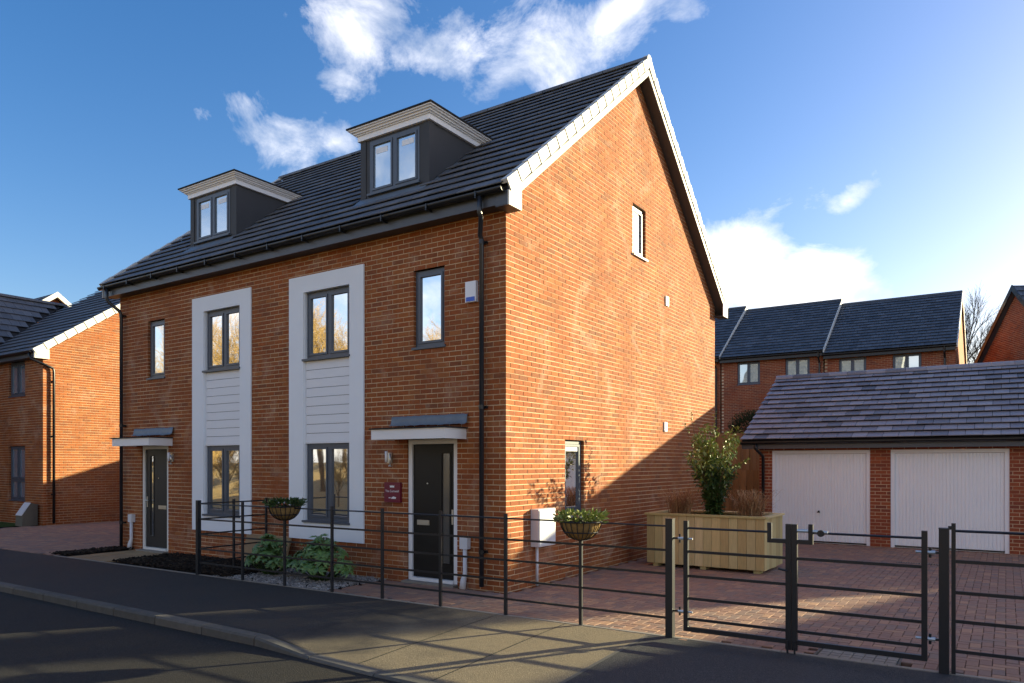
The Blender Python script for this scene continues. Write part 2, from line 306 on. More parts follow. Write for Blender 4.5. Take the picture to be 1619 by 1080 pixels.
# ------------------------------------------------------------------ brickwork
def clip(poly, f):                                                       # keep the part of a 2-d polygon where f(p) >= 0
    o = []
    for i in range(len(poly)):
        a, b = poly[i], poly[(i + 1) % len(poly)]; fa, fb = f(a), f(b)
        if fa >= 0: o.append(a)
        if (fa >= 0) != (fb >= 0):
            t = fa / (fa - fb); o.append((a[0] + (b[0] - a[0]) * t, a[1] + (b[1] - a[1]) * t))
    return o
def brick_list(u0, u1, z0, z1, holes, shift=0, top=None, start_even=0, start_odd=0, mod=.225, h=.0625, ch=.075):
    """stretcher bond in wall coordinates (u, z); holes are (u0,u1,z0,z1); returns polygons."""
    res = []; k = 0; z = z0
    while z < z1 - .01:
        st = u0 + (start_odd if k % 2 else start_even); segs = []
        u = st - mod
        while u < u1:
            a, b = max(u, st), min(u + mod - .012, u1)
            if b - a > .015: segs.append((a, b))
            u += mod
        if (start_odd if k % 2 else start_even) > 0: pass
        for (a, b) in segs:
            parts = [(a, b)]
            for (h0, h1, g0, g1) in holes:
                if z + .03 > g0 and z + .03 < g1:
                    np_ = []
                    for (p, q) in parts:
                        if h0 - .045 < q <= h0: np_.append((p, h0))
                        elif h1 <= p < h1 + .045: np_.append((h1, q))
                        elif q <= h0 or p >= h1: np_.append((p, q))
                        else:
                            if p < h0 - .035: np_.append((p, h0))
                            if q > h1 + .035: np_.append((h1, q))
                    parts = np_
            for (p, q) in parts:
                full = abs((q - p) - (mod - .012)) < .004
                poly = [(p, z), (q, z), (q, z + h), (p, z + h)]
                if top:
                    n0 = poly; 
                    for f in top: poly = clip(poly, f)
                    if len(poly) < 3: continue
                    if poly != n0: full = False
                res.append((poly, full))
        z += ch; k += 1
    return res
def cells(u0, u1, z0, z1, holes):                                        # rectangles that tile a wall round its holes
    holes = [(h[0] - .005, h[1] + .005, h[2] - .005 if h[2] > .01 else h[2] - 1, h[3] + .005) for h in holes] if z1 - z0 > 2.2 and not (u1 - u0 < 1.2) else holes
    us = sorted({u0, u1, *[h[0] for h in holes], *[h[1] for h in holes]}); zs = sorted({z0, z1, *[h[2] for h in holes], *[h[3] for h in holes]})
    us = [u for u in us if u0 <= u <= u1]; zs = [z for z in zs if z0 <= z <= z1]
    for i in range(len(us) - 1):
        for j in range(len(zs) - 1):
            cu, cz = (us[i] + us[i + 1]) / 2, (zs[j] + zs[j + 1]) / 2
            if not any(h[0] < cu < h[1] and h[2] < cz < h[3] for h in holes): yield us[i], us[i + 1], zs[j], zs[j + 1]
BR = MB().box(-.1065, .1065, -.05125, .05125, -.03125, .03125).mesh('brick', M['brick'])
BRB = MB().box(-.1065, .1065, -.05125, .05125, -.03125, .03125).mesh('brick', M['brick_b'])
def lay(bricks, origin, U, Nn, wall, brickmesh, brickmat, n_single, depth=.1025):
    """origin + u*U + z*Z is the outer face; Nn points outwards. The n_single bricks nearest the camera become objects."""
    origin, U, Nn = Vector(origin), Vector(U), Vector(Nn); rz = math.atan2(U.y, U.x)
    cand = []
    for i, (poly, full) in enumerate(bricks):
        cu = sum(p[0] for p in poly) / len(poly); cz = sum(p[1] for p in poly) / len(poly)
        cand.append(((origin + U * cu + Vector((0, 0, cz)) - CAM_L(wall)).length, i, full))
    single = set(i for (d, i, f) in sorted([c for c in cand if c[2]])[:n_single])
    mb = MB()
    for i, (poly, full) in enumerate(bricks):
        jut = rnd.uniform(-.0005, .0025)
        if i in single:
            cu = (poly[0][0] + poly[1][0]) / 2; cz = (poly[0][1] + poly[2][1]) / 2
            inst('brick', brickmesh, origin + U * cu + Vector((0, 0, cz)) - Nn * (depth / 2 - jut), wall, (0, 0, rz))
        else:
            pts = [origin + U * p[0] + Vector((0, 0, p[1])) + Nn * jut for p in poly]
            if U.cross(Vector((0, 0, 1))).dot(Nn) < 0: pts = pts[::-1]
            mb.prism(pts[::-1], -Nn * depth)
    if mb.v: mb.build('brickwork', brickmat, wall, stuff=True)
def CAM_L(o):
    p = Vector(o.location)
    while o.parent: o = o.parent; p += Vector(o.location)
    return CAM - p

# ------------------------------------------------------------------ roof tiles
def tile_field(parent, m, x0, x1, y0, z0, y1, z1, w=.30, gauge=.335, skip=None, n_single=0, th=.018, lift=.052, end_gap=0, camloc=None, name='roof_tile'):
    """courses of overlapping tiles on the plane rising from (y0,z0) to (y1,z1); works for either slope direction."""
    S = Vector((0, y1 - y0, z1 - z0)); Ls = S.length; S.normalize(); Nn = Vector((1, 0, 0)).cross(S)
    if Nn.z < 0: Nn = -Nn
    nc = int(round(Ls / gauge)); g = Ls / nc; items = []
    for k in range(nc):
        off = (k % 2) * w / 2; x = x0 - off
        while x < x1 - .02:
            a, b = max(x + .0045, x0), min(x + w - .0045, x1); x += w
            if b - a < .03: continue
            cx = (a + b) / 2; c = Vector((cx, y0, z0)) + S * (g * (k + .5))
            if skip and skip(cx, c.y): continue
            items.append((a, b, k, abs(b - a - w + .009) < 1e-4, c))
    single = set()
    if n_single:
        full = [(((it[4]) - camloc).length, i) for i, it in enumerate(items) if it[3]]
        single = set(i for d, i in sorted(full)[:n_single])
    def geo(mb, a, b, s0, base, j=0):
        s1 = s0 + g + .045
        P = lambda x, s, h: base + Vector((x, 0, 0)) + S * s + Nn * h
        e = .012
        vs = [P(a, s0, lift - th + j), P(b, s0, lift - th + j), P(b, s1, 0), P(a, s1, 0), P(a, s0, lift - .006 + j), P(b, s0, lift - .006 + j), P(b, s1, .008), P(a, s1, .008), P(a, s0 + e, lift + j), P(b, s0 + e, lift + j)]
        mb.add(vs, [(0, 3, 2, 1), (0, 1, 5, 4), (4, 5, 9, 8), (8, 9, 6, 7), (1, 2, 6, 9, 5), (0, 4, 8, 7, 3), (2, 3, 7, 6)])
    one = MB(); geo(one, -w / 2 + .0045, w / 2 - .0045, 0, Vector((0, 0, 0))); me = one.mesh(name, m)
    mb = MB()
    for i, (a, b, k, full, c) in enumerate(items):
        j = rnd.uniform(-.002, .003)
        if i in single: inst(name, me, Vector(((a + b) / 2, y0, z0)) + S * (g * k) + Nn * j, parent)
        else: geo(mb, a, b, g * k, Vector((0, y0, z0)), j)
    if mb.v: mb.build(name + '_courses', m, parent, stuff=True)
    return g, nc, S, Nn
def half_gutter(mb, x0, x1, y, z, r=.056, n=8):                           # open half-round channel along x, rim at z
    for (ra, flip) in ((r, 0), (r - .006, 1)):
        for k in range(n):
            a0, a1 = math.pi + math.pi * k / n, math.pi + math.pi * (k + 1) / n
            p = [(x0, y + ra * math.cos(a0), z + ra * math.sin(a0)), (x1, y + ra * math.cos(a0), z + ra * math.sin(a0)), (x1, y + ra * math.cos(a1), z + ra * math.sin(a1)), (x0, y + ra * math.cos(a1), z + ra * math.sin(a1))]
            mb.add(p if flip else p[::-1], [(0, 1, 2, 3)])
    for x in (x0, x1):
        mb.prism([(x - .002, y + r * math.cos(math.pi + math.pi * k / n), z + r * math.sin(math.pi + math.pi * k / n)) for k in range(n + 1)], (.004, 0, 0))
    mb.box(x0, x1, y - r - .003, y - r + .005, z - .012, z + .003); mb.box(x0, x1, y + r - .005, y + r + .003, z - .012, z + .003)

# ------------------------------------------------------------------ windows
def window(parent, x0, x1, z0, z1, y, Mx=None, two=True, gl='glass', sill=True, fr='frame', depth=.07, transom=None, t=.055, sillw=.05, sd=.12):
    """window in the plane y (outer face of frame), looking towards -y; Mx turns it to another wall."""
    m = Mx or Matrix.Identity(4)
    w = holder('window', parent)
    f = MB(); f.box(x0, x1, y, y + depth, z0, z0 + t, m); f.box(x0, x1, y, y + depth, z1 - t, z1, m); f.box(x0, x0 + t, y, y + depth, z0 + t, z1 - t, m); f.box(x1 - t, x1, y, y + depth, z0 + t, z1 - t, m)
    lights = [(x0 + t, x1 - t)]
    if two:
        c = (x0 + x1) / 2; f.box(c - .03, c + .03, y, y + depth, z0 + t, z1 - t, m); lights = [(x0 + t, c - .03), (c + .03, x1 - t)]
    rows = [(z0 + t, z1 - t)]
    if transom: f.box(x0 + t, x1 - t, y + .001, y + depth - .001, transom - .03, transom + .03, m); rows = [(z0 + t, transom - .03), (transom + .03, z1 - t)]
    f.build('frame', M[fr], w)
    for (a, b) in lights:
        for (p, q) in rows:
            s = MB(); e = .035; yy = y - .012; g_ = .004
            a1, b1, p1, q1 = a + g_, b - g_, p + g_, q - g_
            for r_ in ((a1, b1, p1, p1 + e), (a1, b1, q1 - e, q1)): s.box(r_[0], r_[1], yy, yy + .05, r_[2], r_[3], m)
            for r_ in ((a1, a1 + e), (b1 - e, b1)): s.box(r_[0], r_[1], yy, yy + .05, p1 + e, q1 - e, m)
            s.build('casement', M[fr], w)
            MB().box(a1 + e, b1 - e, y + .018, y + .026, p1 + e, q1 - e, m).build('pane', M[gl], w)
    if sill: MB().box(x0 - .03, x1 + .03, y - sd, y + .02, z0 - .035, z0 - .001, m).build('sill', M[fr if sill is True else sill], w)
    return w

# ================================================================== THE GROUND
ZR = -.10
def sheet(name, m, x0, x1, y0, y1, z, z_=None):
    o = MB().add([(x0, y0, z), (x1, y0, z if z_ is None else z_), (x1, y1, z if z_ is None else z_), (x0, y1, z)], [(0, 1, 2, 3)]).build(name, m); return struct(o)
sheet('ground', M['grass'], -600, 600, -600, 600, -.16)
sheet('road', M['road'], -80, 60, -9.4, -3.55, ZR)
KY = -3.62
def kz(x): return 0 if x < -.8 else (-.075 if x > .25 else -.075 * (x + .8) / 1.05)
def ky(x): return KY if x < -.5 else (KY - .13 * min(1, (x + .5) / 1.2))
def yf(x): return -1.29 + .018 * x
# pavement: tarmac strips between edging and kerb, falling to the dropped kerb
def pave(name, m, xs, ya=None, yb=None, dz=0):
    mb = MB(); n = len(xs); rows = 5
    for j in range(rows + 1):
        for x in xs:
            y0 = ky(x) + .14; y1 = yf(x) - .03; t = j / rows
            mb.v.append((x, y0 + (y1 - y0) * t, (kz(x) * (1 - t) ** 1.3) + dz))
    for j in range(rows):
        for i in range(n - 1): mb.f.append((j * n + i, j * n + i + 1, (j + 1) * n + i + 1, (j + 1) * n + i))
    return struct(mb.build(name, m))
pave('pavement', M['path'], [-80, -40, -20, -12, -6, -3, -1.8, -.9, -.8, -.55])
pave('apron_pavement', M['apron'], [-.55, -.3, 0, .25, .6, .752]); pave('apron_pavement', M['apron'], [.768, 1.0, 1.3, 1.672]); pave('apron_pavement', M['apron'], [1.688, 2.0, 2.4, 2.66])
pave('apron_joint', M['newtar'], [.752, .768], dz=-.003); pave('apron_joint', M['newtar'], [1.672, 1.688], dz=-.003)
pave('side_road', M['newtar'], [2.70, 3.2, 4, 6, 9, 14, 60])
pave('road_edging', M['kerb'], [2.66, 2.70], dz=.002)
kr = thing('kerb', 'grey concrete kerb along the road, dropping where it turns at the drive', 'kerb')
x = -30.0
while x < 9:
    l = .915; a, b = x + .007, x + l - .007
    za, zb = kz(a), kz(b); ya, yb = ky(a), ky(b); mb = MB()
    pr = lambda X, Y, Z: [(X, Y, ZR - .05), (X, Y + .14, ZR - .05), (X, Y + .14, Z + .001), (X, Y + .022, Z + .001), (X, Y + .003, Z - .02)]
    A, B = pr(a, ya, za), pr(b, yb, zb); cx_ = Vector((a, ya, 0))
    mb.add([Vector(p) - cx_ for p in A + B], [(0, 1, 2, 3, 4)[::-1], (5, 6, 7, 8, 9)] + [(i, (i + 1) % 5, 5 + (i + 1) % 5, 5 + i) for i in range(5)])
    mb.build('kerb_stone', M['kerb'], kr, loc=cx_); x += l
MB().box(-30, 9, KY - .14, KY + .1, ZR - .06, ZR - .02).build('kerb_bedding', M['pbase'], kr)
fk = MB().box(-40, 40, -9.55, -9.41, ZR - .05, .02).build('far_kerb', M['kerb']); tag(fk, 'plain kerb along the opposite side of the road', 'kerb')
fv = MB().add([(-90, -9.55, 0), (80, -9.55, 0), (80, -16, .2), (-90, -16, .2), (80, -40, 1.9), (-90, -40, 1.9)], [(0, 3, 2, 1), (3, 5, 4, 2)]); struct(fv.build('far_verge', M['litter']))
# edging strip along the back of the pavement
eg = thing('edging_strip', 'thin pale concrete edging between the pavement and the drive', 'edging')
x = -9.7
while x < 9:
    if not (-.02 > 1): MB().box(0, .908, -.025, .025, -.08, .004).build('edging_stone', M['edging'], eg, loc=(x, yf(x + .45), 0)).rotation_euler = (0, 0, .018)
    x += .914
# block paving: 90 degree herringbone of bevelled blocks
PAV = MB().bevbox(-.0975, .0975, -.0475, .0475, -.05, 0, .005).mesh('paver', M['paver'])
def herringbone(drive, x0, x1, y0, y1, keep, n_single):
    C = .1; items = []
    for i in range(int(x0 / C) - 1, int(x1 / C) + 1):
        for j in range(int(y0 / C) - 1, int(y1 / C) + 1):
            d = (i - j) % 4
            if d == 0: c = ((i + 1) * C, (j + .5) * C, 0)
            elif d == 3: c = ((i + .5) * C, (j + 1) * C, 1)
            else: continue
            if keep(c[0], c[1]): items.append(c)
    items.sort(key=lambda c: (Vector((c[0], c[1], 0)) - CAM).length)
    vis = [c for c in items if in_view(c[0], c[1])]; single = set(vis[:n_single]); mb = MB()
    for c in items:
        dz = rnd.uniform(-.002, .002); tx, ty = rnd.uniform(-.008, .008), rnd.uniform(-.008, .008); rz = (math.pi / 2 if c[2] else 0) + rnd.uniform(-.008, .008)
        if c in single: inst('paver', PAV, (c[0], c[1], dz), drive, (tx, ty, rz))
        else: mb.bevbox(-.0975, .0975, -.0475, .0475, -.05, 0, .005, Matrix.Translation((c[0], c[1], dz)) @ Matrix.Rotation(rz, 4, 'Z') @ Matrix.Rotation(tx, 4, 'X') @ Matrix.Rotation(ty, 4, 'Y'))
    mb.build('block_paving', M['paver'], drive, stuff=True)
def in_view(x, y, z=0):
    th = R(33.706); dx, dy = x - CAM.x, y - CAM.y; Dp = -dx * math.sin(th) + dy * math.cos(th); Rt = dx * math.cos(th) + dy * math.sin(th)
    if Dp < .5: return False
    px = 809.5 + 1171 * Rt / Dp; py = 733 - 1171 * (z - CAM.z) / Dp
    return 0 < px < 1619 and 0 < py < 1080
def drive_keep(x, y):
    if x < -2.18 or x > 9.0 or y > 9.2: return False
    if y < yf(x) + .03: return False
    if y > -.06 and x < .06: return False
    return not (x < -1.4 and y > -1.25 and (x + 2.2) * 0 > 1) and not (4.28 < x < 5.02 and -1.2 < y < -.76)
db = struct(MB().add([(-2.2, -1.33, -.045), (9, -1.1, -.045), (9, 9.25, -.045), (-2.2, 9.25, -.045)], [(0, 1, 2, 3)]).build('driveway', M['pbase']))
herringbone(db, -2.3, 9.0, -1.4, 9.2, drive_keep, 300)
# concrete-filled access cover and a slot drain in the paving
ac = thing('access_cover', 'recessed block-filled drain cover in the paving under the gate', 'drain cover', (4.65, -.98, 0))
MB().box(-.36, .36, -.21, -.19, -.05, .002).box(-.36, .36, .19, .21, -.05, .002).box(-.36, -.34, -.19, .19, -.05, .002).box(.34, .36, -.19, .19, -.05, .002).build('frame', M['kerb'], ac)
for i in range(7):
    for j in range(4): MB().bevbox(-.045, .045, -.042, .042, -.05, -.001, .006).build('paver', M['edging'], ac, loc=(-.285 + i * .095, -.142 + j * .095, 0))
dr = thing('channel_drain', 'black slotted drain grate set in the drive before the garages', 'drain', (4.5, 6.58, 0))
MB().box(-.36, .36, -.07, -.055, -.03, .006).box(-.36, .36, .055, .07, -.03, .006).build('frame', M['gutter'], dr)
for i in range(18): MB().box(-.008, .008, -.055, .055, -.02, .005).build('bar', M['gutter'], dr, loc=(-.34 + i * .04, 0, 0))
# neighbour's drive
nd = struct(MB().add([(-40, -1.5, -.04), (-9.75, -1.5, -.04), (-10.2, .2, -.04), (-10.2, 12, -.04), (-40, 12, -.04)], [(0, 1, 2, 3, 4)]).build('neighbour_driveway', M['pbase']))
herringbone(nd, -19.5, -9.8, -1.5, 5.0, lambda x, y: (x < -10.08 or (y < .0 and x < -9.85 - (y + 1.3) * .25)) and y > yf(x) + .03 and (x > -17.4 or y < 1.6) and (x > -17.6 or y < 0.55), 0)

# path of buff slabs to the left door, soil, gravel
ph = struct(MB().add([(-9.35, -1.42, -.03), (-7.9, -1.42, -.03), (-7.9, 0, -.03), (-9.35, 0, -.03)], [(0, 1, 2, 3)]).build('garden_path', M['pbase']))
for i in range(3):
    for j in range(3): MB().bevbox(-.215, .215, -.215, .215, -.04, 0, .006).build('paving_slab', M['flag'], ph, loc=(-9.1 + i * .44, -1.2 + j * .44 + rnd.uniform(-.003, .003), rnd.uniform(-.003, .004)))
def bumpy(name, m, x0, x1, y0, y1, z, amp, nx, ny, seed=0, f=3.0):
    from mathutils import noise
    mb = MB()
    for j in range(ny + 1):
        for i in range(nx + 1):
            X = x0 + (x1 - x0) * i / nx; Y = y0 + (y1 - y0) * j / ny; e = min(i, nx - i, j, ny - j) / 3
            mb.v.append((X, Y, z + amp * min(1, e) * (.6 + .8 * noise.noise(Vector((X * f, Y * f, seed))))))
    for j in range(ny):
        for i in range(nx): a = j * (nx + 1) + i; mb.f.append((a, a + 1, a + nx + 2, a + nx + 1))
    return struct(mb.build(name, m, smooth=True))
bumpy('planting_bed', M['soil'], -7.88, -4.3, -1.33, -.01, -.02, .05, 40, 18)
bumpy('planting_bed', M['soil'], -10.1, -9.37, -1.4, -.01, -.02, .04, 12, 18, 3)
bumpy('gravel_bed', M['soil'], -4.95, -2.2, -1.30, -.01, -.03, .02, 30, 16, 5)
def chips(n, region, m, name, size, flat=.5, zf=0):
    mb = MB(); r = random.Random(11 + n)
    for _ in range(n):
        X, Y = region(r); s = size * r.uniform(.5, 1.3)
        mt = Matrix.Translation((X, Y, zf + r.uniform(0, size * .8))) @ Matrix.Rotation(r.uniform(0, 6.3), 4, 'Z') @ Matrix.Rotation(r.uniform(-.5, .5), 4, 'X') @ Matrix.Rotation(r.uniform(-.5, .5), 4, 'Y')
        a, b, c = s * r.uniform(.6, 1.2), s * r.uniform(.4, .8), s * flat * r.uniform(.5, 1)
        vs = [mt @ Vector((x_ * a, y_ * b, z_ * c)) for (x_, y_, z_) in ((1, 0, 0), (.3, 1, .1), (-.8, .6, 0), (-1, -.5, .1), (.2, -1, -.1), (0, .1, 1), (.1, 0, -1))]
        mb.add(vs, [(0, 1, 5), (1, 2, 5), (2, 3, 5), (3, 4, 5), (4, 0, 5), (1, 0, 6), (2, 1, 6), (3, 2, 6), (4, 3, 6), (0, 4, 6)])
    o = mb.build(name, m); o['kind'] = 'stuff'; return o
def greg(r):
    while True:
        X, Y = r.uniform(-4.9, -2.22), r.uniform(-1.29, -.02)
        if X < -2.25 - (-.0) : 
            if X < -2.2 + 0 and (X > -4.6 + r.uniform(-.3, .3)): return X, Y
tag(chips(5200, greg, M['gravel'], 'gravel', .020, .7, -.012), 'grey and white gravel between the railings and the house', 'gravel')
tag(chips(3800, lambda r: (r.uniform(-7.88, -4.5), r.uniform(-1.33, -.02)), M['bark'], 'bark_mulch', .035, .5, .012), 'dark bark mulch on the bed right of the grey door', 'mulch')
tag(chips(900, lambda r: (r.uniform(-10.05, -9.4), r.uniform(-1.38, -.02)), M['bark'], 'bark_mulch', .035, .5, .01), 'dark bark mulch strip left of the buff slab path', 'mulch')

# ================================================================== MAIN HOUSE (a pair of semis under one roof)
HW, HD, EZ = 10.0, 8.9, 5.475            # length, depth, brick height
house = thing('semi_detached_houses', 'red brick pair of three-storey semis with two charcoal roof dormers', 'house')
XM = lambda v: -10.03 - v
holes_f = [(-4.15, -3.05, .825, 4.725), (XM(-3.05), XM(-4.15), .825, 4.725), (-1.70, -1.10, 3.525, 4.725), (XM(-1.10), XM(-1.70), 3.525, 4.725),
           (-1.83, -.86, 0, 2.175), (XM(-.86), XM(-1.83), 0, 2.175)]
front = holder('front_wall', house)
fb = MB()
for (a, b, c, d) in cells(-HW, 0, -.15, EZ, holes_f): fb.box(a, b if b < 0 else -.003, .003, .10, c, d)
fb.build('mortar', M['mortar'], front)
hf = [(-h[1], -h[0], h[2], h[3]) for h in holes_f]                      # u runs leftwards from the corner
bl = brick_list(0, HW, -.075, EZ, hf, start_even=.1125, start_odd=0)
lay(bl, (0, 0, .005), (-1, 0, 0), (0, -1, 0), front, BR, M['brick'], 170)
gable = holder('gable_wall', house)
RS = (9.35 - 5.57) / (4.45 + .28)
roofz = lambda y: 5.57 + RS * (min(y, 8.9 - y) + .28)
holes_g = [(1.66, 2.29, .975, 2.175), (4.21, 4.81, 5.70, 6.675)]
top = [lambda p: (5.40 + RS * (p[0] + .28)) - p[1] + .10, lambda p: (5.40 + RS * (8.9 - p[0] + .28)) - p[1] + .10]
gb = MB()
for (a, b, c, d) in cells(0, HD, -.15, EZ, holes_g[:1]): gb.box(-.10, -.003, a + (.10 if a == 0 else 0), b, c, d)
def gpoly(pts):
    for f in top: pts = clip(pts, f)
    return pts
for (a, b, c, d) in cells(0, HD, EZ, 9.4, holes_g[1:]):
    p = gpoly([(a, c), (b, c), (b, d), (a, d)])
    if len(p) > 2: gb.prism([(-.10, q[0], q[1]) for q in p], (.097, 0, 0))
gb.build('mortar', M['mortar'], gable)
bl = brick_list(0, HD, -.075, 9.3, holes_g, top=top, start_even=0, start_odd=.1125)
lay(bl, (0, 0, .005), (0, 1, 0), (1, 0, 0), gable, BR, M['brick'], 130)
# plain side and rear walls, never faced by the camera
rear = holder('rear_wall', house)
rw = MB().box(-HW, -.1, HD - .1, HD, -.15, EZ); rw.box(-HW, -HW + .1, .1, HD - .1, -.15, EZ)
rw.prism([(-HW, .1, EZ), (-HW, HD - .1, EZ), (-HW, 4.45, 9.1)], (.1, 0, 0)); rw.build('brick_skin', M['brick'], rear)
MB().box(-9.8, -.2, .25, 8.7, .0, 5.3).build('interior', M['darkin'], house)

# roof
roof = holder('roof', house)
XR0, XR1 = -HW - .23, .23
DORM = (-2.62, -7.55); DW = .75; DY = .57
def in_dormer(x, y): return any(abs(x - c) < DW + .02 and DY - .10 < y < 1.72 for c in DORM)
dk = MB()
for sgn in (0, 1):
    pr = [(XR0 + .02, -.24, 5.565), (XR0 + .02, 4.45, 9.31), (XR0 + .02, 4.45, 9.22), (XR0 + .02, -.20, 5.50)]
    if sgn: pr = [(a, 8.9 - b, c) for (a, b, c) in pr][::-1]
    dk.prism(pr, (XR1 - XR0 - .04, 0, 0))
dk.build('roof_deck', M['deck'], roof)
g, nc, S, Nn = tile_field(roof, M['tile'], XR0, XR1 - .06, -.30, 5.565, 4.43, 9.345, skip=in_dormer, n_single=300, camloc=CAM)
tile_field(roof, M['tile'], XR0, XR1 - .06, 9.20, 5.565, 4.47, 9.345)
rt_ = MB()
for k in range(9):
    a = math.pi * k / 8; rt_.v += [(0, .13 * math.cos(a), .11 * math.sin(a) - .05), (.44, .13 * math.cos(a), .11 * math.sin(a) - .05)]
rt_.f = [(2 * k, 2 * k + 1, 2 * k + 3, 2 * k + 2) for k in range(8)] + [tuple(range(0, 18, 2)), tuple(range(1, 18, 2))[::-1]]
RTm = rt_.mesh('ridge_tile', M['tile'])
for k in range(23): inst('ridge_tile', RTm, (XR0 + k * (XR1 - XR0 - .45) / 22, 4.45, 9.385), roof)
# verge caps, bargeboards, box ends: both gables
cap = MB().add([(x_, y_, z_) for y_, o in ((.010, .012), (g - .006, .0)) for (x_, z_) in ((-.085, .01), (.0, .01), (.0, -.095 - o), (.010 + o, -.095 - o), (.010 + o, .056 + o), (-.085, .056 + o))], [(0, 1, 7, 6), (1, 2, 8, 7), (2, 3, 9, 8), (3, 4, 10, 9), (4, 5, 11, 10), (5, 0, 6, 11), (5, 4, 3, 2, 1, 0), (6, 7, 8, 9, 10, 11)])
CAPm = cap.mesh('verge_cap', M['verge'])
ang = math.atan(RS)
for k in range(nc):
    p = Vector((XR1 - .005, -.30, 5.565)) + S * (g * k)
    inst('verge_cap', CAPm, p, roof, (ang, 0, 0))
    q = Vector((XR1 - .005, 9.20, 5.565)) + Vector((0, -S.y, S.z)) * (g * (k + 1))
    inst('verge_cap', CAPm, q, roof, (-ang, 0, 0))
    inst('verge_cap', CAPm, (XR0 + .01, p.y + S.y * g, p.z + S.z * g), roof, (-ang, 0, math.pi))
MB().tube([(XR1 - .09, 4.45, 9.365), (XR1 + .012, 4.45, 9.365)], .10, 12).build('ridge_end_cap', M['verge'], roof, smooth=False)
def barge(xa, xb, name, y0, z0, h, m, back=False):
    pr = [(xa, y0, z0), (xa, 4.45, z0 + RS * (4.45 - y0)), (xa, 4.45, z0 + RS * (4.45 - y0) - h), (xa, y0, z0 - h)]
    if back: pr = [(a, 8.9 - b, c) for (a, b, c) in pr][::-1]
    MB().prism(pr, (xb - xa, 0, 0)).build(name, m, roof)
for bk in (False, True):
    barge(.205, .222, 'bargeboard', -.26, 5.435, .105, M['verge'], bk)
    barge(.19, .2235, 'verge_batten', -.26, 5.565, .128, M['deck'], bk)
    barge(.004, .205, 'verge_soffit', -.20, 5.37, .012, M['soffit'], bk)
    barge(XR0 + .004, XR0 + .025, 'bargeboard', -.26, 5.50, .17, M['verge'], bk)
    barge(XR0 + .025, -HW - .002, 'verge_soffit', -.20, 5.37, .012, M['soffit'], bk)
    yy = (lambda v: 8.9 - v) if bk else (lambda v: v)
    be = [(.204, yy(-.262), 5.50), (.204, yy(.05), 5.50 + RS * .31), (.204, yy(.05), 5.30), (.204, yy(-.262), 5.30)]
    MB().prism(be if not bk else be[::-1], (.026, 0, 0)).build('box_end', M['verge'], roof)
    a, b = sorted((yy(-.262), yy(.05))); MB().box(.003, .204, a, b, 5.30, 5.318).build('box_end_soffit', M['soffit'], roof)
    a, b = sorted((yy(-.262), yy(-.242))); MB().box(.003, .203, a, b, 5.318, 5.50).build('box_end_face', M['fascia'], roof)
# eaves: fascia, soffit, gutter, brackets, pipes
eaves = holder('eaves', house)
for bk in (False, True):
    s_ = (lambda a, b: (8.9 - b, 8.9 - a)) if bk else (lambda a, b: (a, b))
    MB().box(XR0 + .03, .002, *s_(-.255, -.235), 5.33, 5.50).build('fascia', M['fascia'], eaves)
    MB().box(XR0 + .03, .002, *s_(-.235, -.001), 5.342, 5.354).build('soffit', M['soffit'], eaves)
gm = MB(); half_gutter(gm, XR0 + .02, .17, -.325, 5.525); gm.build('gutter', M['gutter'], eaves)
gbm = MB().box(-.012, .012, -.392, -.255, 5.44, 5.466).box(-.012, .012, -.392, -.382, 5.45, 5.535).mesh('gutter_bracket', M['gutter'])
for i in range(12): inst('gutter_bracket', gbm, (-.25 - i * .88, 0, 0), eaves)
gum = MB()
for k in range(8):
    a0, a1 = math.pi + math.pi * k / 8, math.pi + math.pi * (k + 1) / 8
    gum.add([(-.05, -.325 + .062 * math.cos(a0), 5.528 + .062 * math.sin(a0)), (.05, -.325 + .062 * math.cos(a0), 5.528 + .062 * math.sin(a0)), (.05, -.325 + .062 * math.cos(a1), 5.528 + .062 * math.sin(a1)), (-.05, -.325 + .062 * math.cos(a1), 5.528 + .062 * math.sin(a1))], [(0, 1, 2, 3)])
gume = gum.mesh('gutter_joint', M['gutter'])
for x in (-1.9, -4.1, -6.3, -8.4): inst('gutter_joint', gume, (x, 0, 0), eaves)
def downpipe(x, parent):
    xt = x + (.14 if x > -5 else -.12); p = MB().tube([(xt, -.325, 5.47), (xt, -.325, 5.26), (xt, -.29, 5.20), (x, -.12, 5.02), (x, -.085, 4.95), (x, -.085, .06)], .034, 12)
    o = p.build('downpipe', M['pipe'], parent, smooth=True)
    for z in (4.93, 2.6, .55): MB().tube([(x, -.085, z - .03), (x, -.085, z + .03)], .040, 12).box(x - .055, x + .055, -.05, -.003, z - .018, z + .018).build('pipe_clip', M['gutter'], o)
downpipe(-.36, house); downpipe(-9.80, house)

